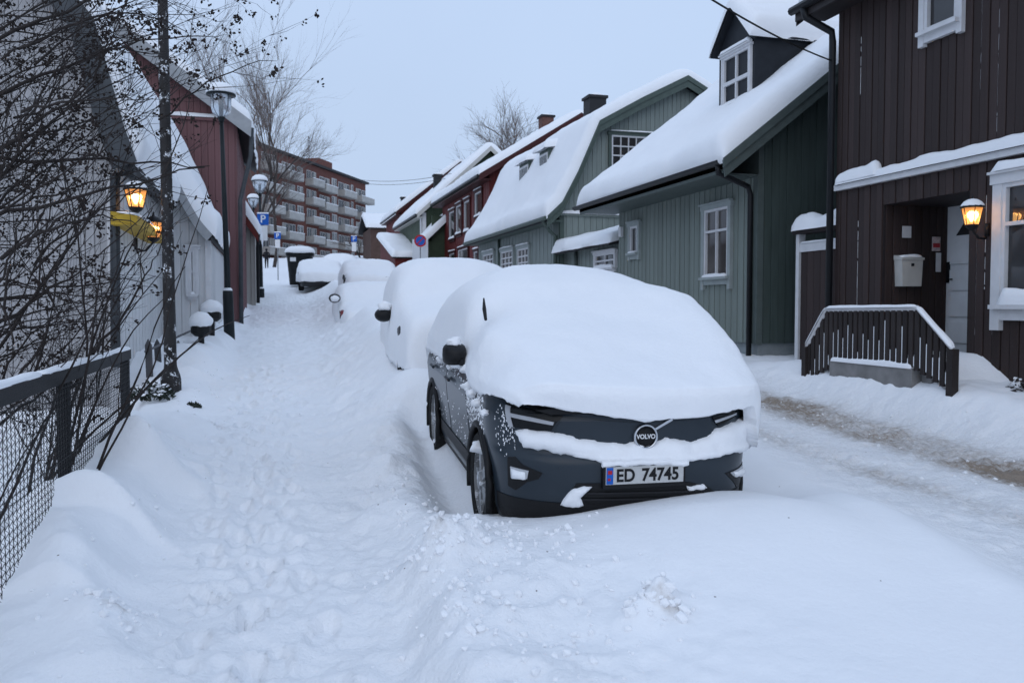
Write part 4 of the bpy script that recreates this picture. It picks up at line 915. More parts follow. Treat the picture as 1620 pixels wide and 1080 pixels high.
# swept-roof annex
BY0, BY1 = 17.2, 22.2
def bv(px, py, y=BY0 - .1): q = onY(px, py, y); return (q.x, q.z)
wb = thing('white_house', (-2.2, 19, .9), 'small white house with swept snow roof beside the pink house', 'house')
pb_ = [bv(337, 372), bv(318, 350), bv(296, 312), bv(276, 268), bv(254, 220), bv(225, 168), bv(180, 100)]
wt = [(a - .10, b - .1) for a, b in pb_]
BXW = bv(331, 400)[0]
MB().prism([(BXW, BY0, .5), (BXW, BY0, wt[0][1])] + [(min(a, BXW), BY0, b) for a, b in wt[1:]] + [(-9, BY0, wt[-1][1]), (-9, BY0, .5)], (0, BY1 - BY0, 0)).build('wall', WALL_LIT, wb)
cladding(wb, WALL_LIT, 'X', BY0, -3.2, BXW - .05, .5, lambda x: float(np.interp(-x, [-a for a, b in wt], [b for a, b in wt])), -1, [], .15, .01, .02, True, seed=25)
MB().box((BXW - .08, BY0 - .05, .5), (BXW + .03, BY0, wt[0][1])).build('corner_board', WHITE, wb)
brf = MB().prism([(a, BY0 - .3, b) for a, b in pb_] + [(a - .03, BY0 - .3, b - .12) for a, b in pb_[::-1]], (0, BY1 - BY0 + .2, 0)).build('roof', RFM, wb)
MB().prism([(a + .02, BY0 - .302, b + .01) for a, b in pb_] + [(a - .10, BY0 - .302, b - .13) for a, b in pb_[::-1]], (0, -.04, 0)).build('bargeboard', PALEG, brf)
roof_snow(brf, pb_, BY0 - .3, BY1, .42, .22, .10, .14, seed=37., ov=.05, lump=.2)
nw = onY(312, 400, BY0); window(wb, 'X', win_plane(BY0, -1), -1, nw.x - .15, nw.x - .03, onY(312, 440, BY0).z - .3, onY(312, 395, BY0).z, 1, (1, 1), .06, proud=.03, sill_snow=.04)
# pink house
PINK = mat('pink_boards', (.175, .088, .090), .6, .14, 3, rnd=.08, stretch=(5, 5, .5), dust=.26, dscale=5)
PY0, PY1 = 22.5, 29.5
def pv(px, py): q = onY(px, py, PY0 - .2); return (q.x, q.z)
pe, pt = pv(397, 196), pv(205, 52)
psl = (pt[1] - pe[1]) / (pe[0] - pt[0])
ph = thing('pink_house', (-2, 25, 1.2), 'dusty pink boarded gabled house behind the street lamp', 'house')
PXW = onY(376, 400, PY0).x
MB().prism([(PXW, PY0, .8), (PXW, PY0, pe[1] + (pe[0] - PXW) * psl - .2), (-6, PY0, pe[1] + (pe[0] + 6) * psl - .2), (-12, PY0, 6), (-12, PY0, .8)], (0, PY1 - PY0, 0)).build('wall', PINK, ph)
PLZ = onY(300, 188, PY0).z
cladding(ph, PINK, 'X', PY0, -5, PXW - .03, .8, PLZ - .03, -1, [], .16, .01, .022, True, seed=28)
cladding(ph, PINK, 'X', PY0, -5, PXW - .03, PLZ + .05, lambda x: pe[1] + (pe[0] - x) * psl - .25, -1, [], .16, .01, .022, True, seed=29)
cladding(ph, PINK, 'Y', PXW, PY0, PY1, .8, pe[1] - .1, 1, [], .2, .01, .02, False)
pl = MB().box((-5, PY0 - .09, PLZ - .03), (PXW + .03, PY0, PLZ + .04)).build('ledge', PINK, ph); snow_strip(pl, (-5, PY0 - .05, PLZ + .04), (PXW, PY0 - .05, PLZ + .04), .14, .10, 8, n=60)
pr = [pe, (-6, pe[1] + (pe[0] + 6) * psl), (-12, pe[1] + (pe[0] + 6) * psl - 6 * psl)]
prf = roof_slab(ph, pr, PY0 - .35, PY1 + .3, RFM, .12)
MB().prism([(a + .02, PY0 - .352, b + .03) for a, b in pr[:2]] + [(a, PY0 - .352, b - .36) for a, b in pr[:2][::-1]], (0, -.05, 0)).build('bargeboard', PALEG, prf)
roof_snow(prf, [pe, pr[1]], PY0 - .35, PY1 + .3, .26, .2, .15, .18, seed=43., ov=.02)
pipe(ph, [(pe[0] + .02, PY0 - .2, pe[1] - .1), (pe[0] - .02, PY0 - .15, pe[1] - .8), (PXW + .08, PY0 - .1, pe[1] - 1.9), (PXW + .07, PY0 - .08, 1.2)], .055, SLATE)
# cream house with red bargeboards
CY0, CY1 = 30.0, 37.5
def cv(px, py): q = onY(px, py, CY0 - .2); return (q.x, q.z)
ce, ct = cv(409, 368), cv(372, 316); csl = (ct[1] - ce[1]) / (ce[0] - ct[0])
CREAMW = mat('cream_boards', (.40, .385, .36), .6, .08, 3, rnd=.06)
ch = thing('cream_house', (-2, 33, 1.6), 'cream boarded house with red bargeboard beyond the pink house', 'house')
CXW = onY(404, 420, CY0).x
MB().prism([(CXW, CY0, 1.2), (CXW, CY0, ce[1] - .1), (-4, CY0, ce[1] + (ce[0] + 4) * csl - .2), (-8, CY0, 4), (-8, CY0, 1.2)], (0, CY1 - CY0, 0)).build('wall', CREAMW, ch)
cladding(ch, CREAMW, 'X', CY0, -3, CXW, 1.2, lambda x: ce[1] + (ce[0] - x) * csl - .3, -1, [], .16, .02, .03, True, seed=31)
REDB = mat('red_bargeboard', (.13, .025, .022), .5, .1)
crf = roof_slab(ch, [ce, (-4, ce[1] + (ce[0] + 4) * csl)], CY0 - .4, CY1, RFM, .1)
MB().prism([(ce[0], CY0 - .402, ce[1] + .03), (-4, CY0 - .402, ce[1] + (ce[0] + 4) * csl + .03), (-4, CY0 - .402, ce[1] + (ce[0] + 4) * csl - .38), (ce[0], CY0 - .402, ce[1] - .34)], (0, -.04, 0)).build('bargeboard', REDB, crf)
roof_snow(crf, [ce, (-4, ce[1] + (ce[0] + 4) * csl)], CY0 - .4, CY1, .28, .2, .15, .2, seed=47.)
pipe(ch, [(ce[0] - .0, CY0 - .2, ce[1] - .05), (CXW + .08, CY0 - .1, ce[1] - .5), (CXW + .08, CY0 - .1, 1.8)], .06)
# ================================================================ chain-link fence
FEX, FY0, FY1 = -1.42, 2.2, 9.30
cf_ = thing('chain_link_fence', (FEX, 5.5, .2), 'wire mesh fence with dark rail capped in snow', 'fence')
FENCEM = mat('fence_wood', (.014, .014, .015), .65, .25, 4, stretch=(8, 1, 8), bump=.3, bscale=30); WIRE = mat('fence_wire', (.008, .008, .009), .5, .1)
FRZ = onX(100, 581, FEX).z
MB().box((FEX - .05, FY0, FRZ - .10), (FEX + .045, FY1, FRZ)).build('top_rail', FENCEM, cf_)
snow_strip(cf_, (FEX, FY0, FRZ - .003), (FEX, 5.9, FRZ - .003), .095, .04, 7.7, n=80); snow_strip(cf_, (FEX, 5.96, FRZ - .003), (FEX, FY1, FRZ - .003), .095, .028, 1.7, n=70)
for y in (FY1 - .05, onX(103, 700, FEX).y, 2.9):
    MB().box((FEX - .045, y - .04, -.3), (FEX + .03, y + .04, FRZ - .102)).build('post', FENCEM, cf_)
wm = MB(); cell = .038; nW = int((FY1 - FY0) / cell)
zlo = lambda y: Hs(FEX, y) - .12
for i in range(nW):
    y = FY0 + i * cell; z = FRZ - .11; k = 0; pts = []
    zl = zlo(y)
    while z > zl:
        pts.append((FEX + .034 + (.004 if (i + k) % 2 else -.004), y + (cell / 2 if k % 2 else -cell / 2) * 1.04, z)); z -= cell * .62; k += 1
    if len(pts) > 1: wm.tube(pts, .0028, 3, cap=False)
wm.tube([(FEX + .034, FY0, FRZ - .13), (FEX + .034, FY1, FRZ - .13)], .003, 4); wm.tube([(FEX + .034, FY0, FRZ - .62), (FEX + .034, FY1, FRZ - .62)], .003, 4)
wm.build('wire_mesh', WIRE, cf_)

# ================================================================ utility pole, picket fence, garden bits
POLE = mat('pole_bark', (.030, .028, .028), .7, .4, 6, stretch=(1, 1, .35), dust=.43, dscale=9, bump=.4, bscale=20)
up0 = atD(271, 636, 11.2); upt = atD(258, 40, 11.2)
pole = thing('utility_pole', (up0.x, up0.y, up0.z), 'dark weathered utility pole speckled with snow by the picket fence', 'pole')
dirp = (upt - up0) / (upt.z - up0.z)
MB().tube([up0 + dirp * t for t in (.42, .5, 2, 4, 6.5)], [.088, .080, .075, .068, .06], 12).build('shaft', POLE, pole, True)
MB().lathe([(.13, -.35), (.13, .30), (.118, .36), (.09, .44), (.083, .47)], 10, up0).build('base_casting', POLE, pole)
def picket(parent, p, h, m, lean=0., w=.10):
    a = MB().prism([(-w / 2, 0, 0), (w / 2, 0, 0), (w / 2, 0, h - .09), (0, 0, h), (-w / 2, 0, h - .09)], (0, .02, 0))
    o = a.build('picket', m, parent, world=False); b = WL[parent.name]; o.location = (p[0] - b[0], p[1] - b[1], p[2] - b[2]); o.rotation_euler = (0, lean, R(-25)); return o
PICK = mat('picket_paint', (.085, .085, .09), .6, .12, 4, rnd=.1)
pkf = thing('picket_fence', (-1.2, 13.4, .8), 'grey picket fence half buried in snow beside the utility pole', 'fence')
rr = random.Random(4)
for px, py in ((236, 536), (251, 536), (282, 538), (293, 540), (309, 545), (318, 545), (326, 542), (333, 505), (300, 543)):
    D = 11.9 + (px - 236) / 97 * 5.2; q = atD(px, py, D); g = Hs(q.x, q.y); picket(pkf, (q.x, q.y, q.z - .85), .85, PICK, rr.uniform(-.05, .05))
q0, q1 = atD(230, 556, 11.8), atD(330, 556, 16.8); q1.z = q0.z + .3
MB().tube([q0, q1], .02, 4).build('rail', PICK, pkf)
def blob(parent, p, r, seed, name='snow_cap', m=None, sq=.8, world=True, amp=.16):
    n1, n2 = 12, 20; P = np.zeros((n1 + 1, n2 + 1, 3))
    for i in range(n1 + 1):
        for j in range(n2 + 1):
            a, b = math.pi * i / n1, 2 * math.pi * (j % n2) / n2
            d = np.array([math.sin(a) * math.cos(b), math.sin(a) * math.sin(b), math.cos(a)])
            k = 1 + amp * float(fbm(np.array([d[0] * 1.3 + seed]), np.array([d[1] * 1.3 + d[2] * 1.7 + seed * 2]), 1.2, 3)[0])
            P[i, j] = np.array(p) + d * r * k * np.array([1, 1, sq])
    return MB().grid(P).build(name, m or SNOW, parent, True, world)
# snow-laden planters and shrubs in the small garden
for (px, py, D, rr_b, lab) in ((318, 508, 14.6, .20, 'round snow cap on a garden post behind the picket fence'), (335, 487, 16.2, .20, 'smaller snow cap close to the pink wall')):
    q = atD(px, py, D); t = thing('garden_post', (q.x, q.y, q.z - .9), lab, 'post')
    blob(t, q, rr_b, px * .1); MB().tube([(q.x, q.y, q.z - 1.1), (q.x, q.y, q.z)], .05, 8).build('post', FENCEM, t)
    MB().lathe([(.1, -.26), (.17, -.2), (.17, -.08), (.1, -.04)], 10, q).build('bowl', FENCEM, t)
def leaf_bush(name, label, p, r, n, m, seed, snowy=True):
    t = thing(name, (p[0], p[1], p[2]), label, 'shrub'); rr = random.Random(seed); mb = MB(); sb = MB()
    for k in range(n):
        d = Vector((rr.gauss(0, 1), rr.gauss(0, 1), abs(rr.gauss(0, .8)))).normalized() * r * rr.uniform(.5, 1)
        c = Vector(p) + Vector((d.x, d.y, d.z * .75)); a = Vector((rr.gauss(0, 1), rr.gauss(0, 1), rr.gauss(0, 1))).normalized(); b = a.orthogonal().normalized(); s = rr.uniform(.02, .045)
        (sb if (snowy and d.z > r * .3 and rr.random() < .5) else mb).add([c - a * s, c + b * s * .5, c + a * s, c - b * s * .5], [(0, 1, 2, 3)])
    for k in range(12):
        a = 2 * math.pi * k / 12; mb.tube([Vector(p) - Vector((0, 0, .1)), Vector(p) + Vector((math.cos(a) * r * .7, math.sin(a) * r * .7, r * .5))], .008, 4)
    mb.build('leaves', m, t)
    if sb.v: sb.build('snow_flecks', SNOW, t)
    return t
LEAFD = mat('dark_leaves', (.022, .028, .02), .6, .4, 9)
q = atD(246, 615, 10.9); leaf_bush('low_shrub', 'small dark evergreen shrub dusted with snow at the pole foot', (q.x - .05, q.y, q.z - .12), .30, 420, LEAFD, 3)
q = atD(305, 630, 10.6); leaf_bush('low_shrub', 'tiny dark twiggy tuft in the snow right of the pole', (q.x, q.y, Hs(q.x, q.y) - .02), .10, 60, LEAFD, 5, False)
q = onX(1606, 620, 7.9); leaf_bush('low_shrub', 'dark snowy shrub at the foot of the brown house', (8.05, q.y - .15, Hs(8.05, q.y) - .05), .30, 300, mat('brown_leaves', (.03, .024, .022), .7, .4, 9), 8)

# ================================================================ street lamps and signs
LGL = bpy.data.materials.new('lamp_glass'); LGL.use_nodes = True
_b = LGL.node_tree.nodes['Principled BSDF']; _b.inputs['Base Color'].default_value = (.75, .8, .85, 1); _b.inputs['Roughness'].default_value = .12; _b.inputs['Transmission Weight'].default_value = .75
_n = LGL.node_tree.nodes.new('ShaderNodeTexNoise'); _n.inputs['Scale'].default_value = 30; _r = LGL.node_tree.nodes.new('ShaderNodeMapRange'); _r.inputs[3].default_value = .05; _r.inputs[4].default_value = .35
LGL.node_tree.links.new(_n.outputs[0], _r.inputs[0]); LGL.node_tree.links.new(_r.outputs[0], _b.inputs['Roughness'])
LAMPG = mat('lamp_post_green', (.012, .016, .018), .45, .2)
def street_lamp(p, head, s, label, cyl=True, base=1.0):
    p = Vector(p); head = Vector(head); H_ = head.z - p.z
    t = thing('street_lamp', p, label, 'street lamp', 'street lamps along the footpath')
    ax = (head - p) / H_
    MB().tube([p + ax * (base * .98), p + ax * (base + .06), p + ax * (H_ * .6), p + ax * (H_ - .1)], [.075 * s, .062 * s, .052 * s, .04 * s], 12).build('pole', LAMPG, t, True)
    MB().tube([p + ax * -.4, p + ax * (base * .9), p + ax * base, p + ax * (base + .03)], [.115 * s, .105 * s, .1 * s, .07 * s], 12).build('base', LAMPG, t, True)
    sn = MB().lathe([(.10 * s, 0), (.085 * s, .04), (.06 * s, .06)], 10, p + ax * (base + .005)); sn.build('snow_ring', SNOW, t, True)
    h = head
    if cyl:
        MB().lathe([(.05 * s, -.06 * s), (.17 * s, .02 * s), (.20 * s, .12 * s), (.21 * s, .42 * s)], 16, h).build('glass', LGL, t, True)
        top = .42
    else:
        MB().lathe([(.07 * s, -.02 * s), (.15 * s, .05 * s), (.24 * s, .28 * s), (.26 * s, .44 * s)], 16, h).build('glass', LGL, t, True); top = .44
    MB().lathe([(.03 * s, -.02 * s), (.035 * s, .3 * s)], 8, h).build('lamp_stem', LAMPG, t)
    fr = MB()
    for k in range(4):
        a = math.pi / 4 + k * math.pi / 2; r0, r1 = (.06, .215) if cyl else (.10, .27)
        fr.tube([h + Vector((math.cos(a) * r0 * s, math.sin(a) * r0 * s, -.05 * s)), h + Vector((math.cos(a) * r1 * .93 * s, math.sin(a) * r1 * .93 * s, .12 * s)), h + Vector((math.cos(a) * r1 * s, math.sin(a) * r1 * s, top * s))], .010 * s, 4)
    fr.lathe([(.05 * s, -.14 * s), (.075 * s, -.06 * s), (.05 * s, -.02 * s)], 10, h); fr.build('cage', LAMPG, t)
    MB().lathe([(.30 * s, top * s - .02), (.29 * s, top * s + .03), (.16 * s, top * s + .12 * s), (.02, top * s + .16 * s)], 20, h).build('hood', LAMPG, t, True)
    MB().lathe([(.30 * s, top * s + .012), (.305 * s, top * s + .06 * s), (.26 * s, top * s + .15 * s), (.16 * s, top * s + .22 * s), (.01, top * s + .25 * s)], 20, h).build('snow_cap', SNOW, t, True)
    return t
D1 = 17.5
street_lamp(atD(363, 533, D1), atD(350, 182, D1), .98, 'nearest street lamp with clear cylinder head in front of the pink house', True, .95)
street_lamp(atD(414, 477, 33.0), atD(411, 305, 33.0), 1.02, 'middle street lamp with tapered lantern head and blue parking sign', False, .5)
street_lamp(atD(402, 452, 41), atD(401, 328, 41), .95, 'farthest street lamp, just left of the middle one', False, .5)

# text as real mesh lettering
def text_mesh(txt, size, m, parent, loc, rot, ext=.002, name='lettering', sx=1.0, bold=0.0):
    cu = bpy.data.curves.new('txt', 'FONT'); cu.body = txt; cu.size = size; cu.extrude = ext; cu.align_x = 'CENTER'; cu.align_y = 'CENTER'; cu.offset = bold
    o = bpy.data.objects.new('txt', cu); col.objects.link(o)
    bpy.context.view_layer.update(); dg = bpy.context.evaluated_depsgraph_get(); me = bpy.data.meshes.new_from_object(o.evaluated_get(dg)); bpy.data.objects.remove(o)
    me.name = name; me.materials.clear(); me.materials.append(m)
    t = bpy.data.objects.new(name, me); col.objects.link(t); t.parent = parent; t.location = loc; t.rotation_euler = rot; t.scale = (sx, 1, 1); return t
BLUE = mat('sign_blue', (.012, .10, .42), .4, .05); SIGNW = mat('sign_white', (.7, .7, .7), .4, .04); SIGNR = mat('sign_red', (.42, .02, .03), .4, .05); GALV = mat('galvanised', (.25, .26, .27), .4, .2, metal=.5)
def parking_sign(px, py, D, w, label, panel, foot=None, arrow=True, pole=True):
    c = atD(px, py, D); t = thing('parking_sign', (c.x, c.y, c.z), label, 'sign', None, rz=-YAW * .6)
    q = MB().box((-w / 2, -.01, -w / 2), (w / 2, .01, w / 2)).build('plate', BLUE, t, world=False)
    text_mesh('P', w * .95, SIGNW, t, (0, -.013, 0), (R(90), 0, 0), .003, bold=.006)
    if panel: MB().box((-w * .38, -.009, -w / 2 - panel), (w * .38, .009, -w / 2 - .03)).build('time_plate', SIGNW, t, world=False)
    MB().box((-w / 2, -.03, w / 2), (w / 2, .03, w / 2 + .05)).build('snow_cap', SNOW, t, world=False)
    if pole: MB().tube([(0, .04, w / 2), (0, .04, foot)], .03, 8).build('post', GALV, t, world=False)
    return t
parking_sign(416, 347, 32.8, .43, 'blue parking sign on the middle street lamp', .60, pole=False)
parking_sign(439, 373, 48, .36, 'distant blue parking sign left of the black bin', .5, -3.0)
parking_sign(560, 378, 80, .54, 'distant blue parking sign in front of the brick flats', .9, -4.0)
c = atD(665, 381, 43); t = thing('no_parking_sign', (c.x, c.y, c.z), 'round red and blue no parking sign on a thin post', 'sign', rz=-YAW * .7)
r_ = .31
MB().lathe([(r_, -.01), (r_, .01)], 28, (0, 0, 0), 'y').build('plate', SIGNR, t, world=False)
MB().lathe([(r_ * .72, -.016), (r_ * .72, -.011)], 28, (0, 0, 0), 'y').build('blue_disc', BLUE, t, world=False)
MB().prism([(-.21, -.021, -.17), (-.17, -.021, -.21), (.21, -.021, .17), (.17, -.021, .21)], (0, .004, 0)).build('red_bar', SIGNR, t, world=False)
MB().tube([(0, .03, r_), (0, .03, -2.6)], .03, 8).build('post', GALV, t, world=False)

# ================================================================ waste container, person
q = atD(475, 444, 40); g = q.z
bn = thing('waste_container', (q.x, q.y, g), 'black waste container with snow on its lid beside the path', 'bin')
BINM = mat('bin_black', (.010, .011, .012), .45, .2)
def ring(w, d, z, n=28, p=4.): return [(w * math.copysign(abs(math.cos(t)) ** (2 / p), math.cos(t)), d * math.copysign(abs(math.sin(t)) ** (2 / p), math.sin(t)), z) for t in np.linspace(0, 2 * math.pi, n, endpoint=False)]
def loft(rings):
    mb = MB(); n = len(rings[0])
    for r in rings: mb.v += [tuple(p) for p in r]
    for i in range(len(rings) - 1):
        for k in range(n): mb.f.append((i*n+k, i*n+(k+1)%n, (i+1)*n+(k+1)%n, (i+1)*n+k))
    mb.f.append(tuple(range(n))[::-1]); mb.f.append(tuple(range((len(rings)-1)*n, len(rings)*n))); return mb
loft([ring(.48, .42, -.2), ring(.52, .46, .3), ring(.60, .54, 1.12), ring(.64, .57, 1.15), ring(.64, .57, 1.22)]).build('body', BINM, bn, True, world=False)
loft([ring(.66, .59, 1.22), ring(.66, .59, 1.28), ring(.56, .50, 1.38), ring(.3, .3, 1.42)]).build('lid', BINM, bn, True, world=False)
loft([ring(.67, .60, 1.27, p=3), ring(.70, .63, 1.36, p=3), ring(.64, .58, 1.50, p=2.6), ring(.42, .4, 1.60, p=2.3), ring(.1, .1, 1.63, p=2)]).build('snow_cover', SNOW, bn, True, world=False)
MB().box((-.42, -.56, .88), (-.16, -.535, 1.06)).build('sticker', SIGNW, bn, world=False)
for o in bn.children: pass
bn.rotation_euler = (0, 0, -YAW * .3)
# snow-plastered post boxes left of the bin
# person walking away on the path
pq = atD(422, 432, 78); pq.z = Hs(pq.x, pq.y)
pe_ = thing('person', (pq.x, pq.y, pq.z), 'person in dark winter clothes walking up the path', 'person')
def skin_obj(name, joints, edges, m, parent, root=0, sub=2):
    me = bpy.data.meshes.new(name); me.from_pydata([j[:3] for j in joints], edges, []); me.update()
    o = bpy.data.objects.new(name, me); col.objects.link(o)
    md = o.modifiers.new('skin', 'SKIN'); md.use_smooth_shade = True
    for i, j in enumerate(joints):
        sv = me.skin_vertices[0].data[i]; sv.radius = (j[3], j[3] if len(j) < 5 else j[4]); sv.use_root = (i == root)
    sd = o.modifiers.new('sub', 'SUBSURF'); sd.levels = sub; sd.render_levels = sub
    bpy.context.view_layer.update(); dg = bpy.context.evaluated_depsgraph_get(); m2 = bpy.data.meshes.new_from_object(o.evaluated_get(dg)); bpy.data.objects.remove(o)
    m2.name = name; m2.materials.clear(); m2.materials.append(m)
    p = bpy.data.objects.new(name, m2); col.objects.link(p); p.parent = parent; m2.polygons.foreach_set('use_smooth', [True] * len(m2.polygons)); return p
J = [(0, 0, .95, .16, .12), (0, 0, 1.2, .17, .12), (0, 0, 1.42, .17, .12), (0, 0, 1.53, .06), (0, .01, 1.62, .09, .10), (0, .01, 1.74, .07, .08),
     (-.22, 0, 1.40, .07), (-.27, .05, 1.12, .06), (-.25, .16, .90, .05), (.22, 0, 1.40, .07), (.27, -.06, 1.12, .06), (.25, -.02, .88, .05),
     (-.10, 0, .88, .10), (-.10, .12, .48, .075), (-.10, .05, .08, .05), (-.10, .18, .03, .045), (.10, 0, .88, .10), (.10, -.05, .48, .075), (.10, -.28, .10, .05), (.10, -.17, .03, .045)]
E = [(0, 1), (1, 2), (2, 3), (3, 4), (4, 5), (2, 6), (6, 7), (7, 8), (2, 9), (9, 10), (10, 11), (0, 12), (12, 13), (13, 14), (14, 15), (0, 16), (16, 17), (17, 18), (18, 19)]
skin_obj('body', J, E, mat('dark_clothes', (.012, .012, .015), .8, .2), pe_)
MB().lathe([(.105, 1.63), (.115, 1.70), (.09, 1.78), (.03, 1.81)], 12).build('hat', mat('hat_wool', (.02, .02, .025), .9), pe_, True, world=False)
pq2 = atD(581, 411, 120); pq2.z = Hs(pq2.x, pq2.y)
p2 = thing('person', (pq2.x, pq2.y, pq2.z), 'tiny dark figure far up the street beside the parked cars', 'person')
c2 = pe_.children[0].copy(); col.objects.link(c2); c2.parent = p2
c3 = [o for o in pe_.children if o.name.startswith('hat')][0].copy(); col.objects.link(c3); c3.parent = p2

# distant wires across the street
wr = MB()
for k, (ya, yb_, yc) in enumerate(((279, 281, 270), (284, 288, 276))):
    a, b = atD(540, ya, 70), atD(735, yc, 48); m_ = []
    for i in range(25):
        t = i / 24; p = a.lerp(b, t); p.z -= 4 * t * (1 - t) * .5; m_.append(p)
    w1_ = MB().tube(m_, .014, 4).build('overhead_cable', MATS['cable_rubber'])
    tag(w1_, ['upper', 'lower'][k] + ' of two thin cables strung across the far street', 'cable')

# ================================================================ cars
PAINT = mat('car_paint_slate', (.021, .030, .040), .34, .05, 4, coat=.25, dust=.30, dscale=16)
PAINTS = {'slate': PAINT, 'white': mat('car_paint_white', (.55, .56, .57), .3, .04, coat=.4), 'red': mat('car_paint_red', (.22, .03, .035), .3, .06, coat=.4), 'black': mat('car_paint_black', (.015, .015, .018), .3, .06, coat=.4)}
BLK = mat('black_plastic', (.010, .010, .011), .5, .2, dust=.24, dscale=20); TYRE = mat('tyre_rubber', (.012, .012, .012), .85, .2, 20, dust=.36, dscale=30, bump=.5, bscale=80)
RIM = mat('rim_alloy', (.30, .31, .32), .35, .2, 8, metal=.25, dust=.46, dscale=18); CHROME = mat('chrome', (.55, .56, .58), .15, .05, metal=1.0)
LENS = mat('headlamp_lens', (.006, .007, .008), .22, .2, spec=.22); DRL = mat('lamp_strip', (.42, .43, .45), .25, .1)
HW = .932
FZt, FZo = [.20, .27, .34, .42, .55, .635, .665, .70, .78, .90, .955, 1.0, 1.06], [.11, .06, .035, .012, 0, .0, .012, .05, .052, .05, .065, .12, .24]
SZt, SZo = [.2, .3, .38, .55, .75, .9, .98, 1.06], [.09, .055, .055, .04, .012, 0, .012, .05]
def plan_y(x): a = min(abs(x) / HW, .9999); return .6 * (1 - (1 - a ** 3) ** (1 / 2.2))
def front_pt(x, z, off=0.):
    y = plan_y(x); h = .004; sl = (plan_y(abs(x) + h) - plan_y(abs(x) - h if abs(x) > h else 0)) / (2 * h if abs(x) > h else h + abs(x) + 1e-9)
    n = Vector((math.copysign(sl, x) if abs(x) > 1e-6 else 0, -1)).normalized()
    fw = max(0, -n.y); ins = fw * float(np.interp(z, FZt, FZo)) + (1 - fw) * float(np.interp(z, SZt, SZo)) - off
    return (x - n.x * ins, y - n.y * ins, z)
def car_outline(LEN):
    pts = []
    for t in np.linspace(0, math.pi / 2, 90): pts.append((HW * math.sin(t) ** (2 / 3), .6 * (1 - max(math.cos(t), 0) ** (2 / 2.2))))
    pts.append((HW, LEN - .55))
    for t in np.linspace(0, math.pi / 2, 60)[1:]: pts.append((HW * max(math.cos(t), 0) ** (2 / 3.2), LEN - .55 + .55 * math.sin(t) ** (2 / 2.4)))
    return np.array(pts)
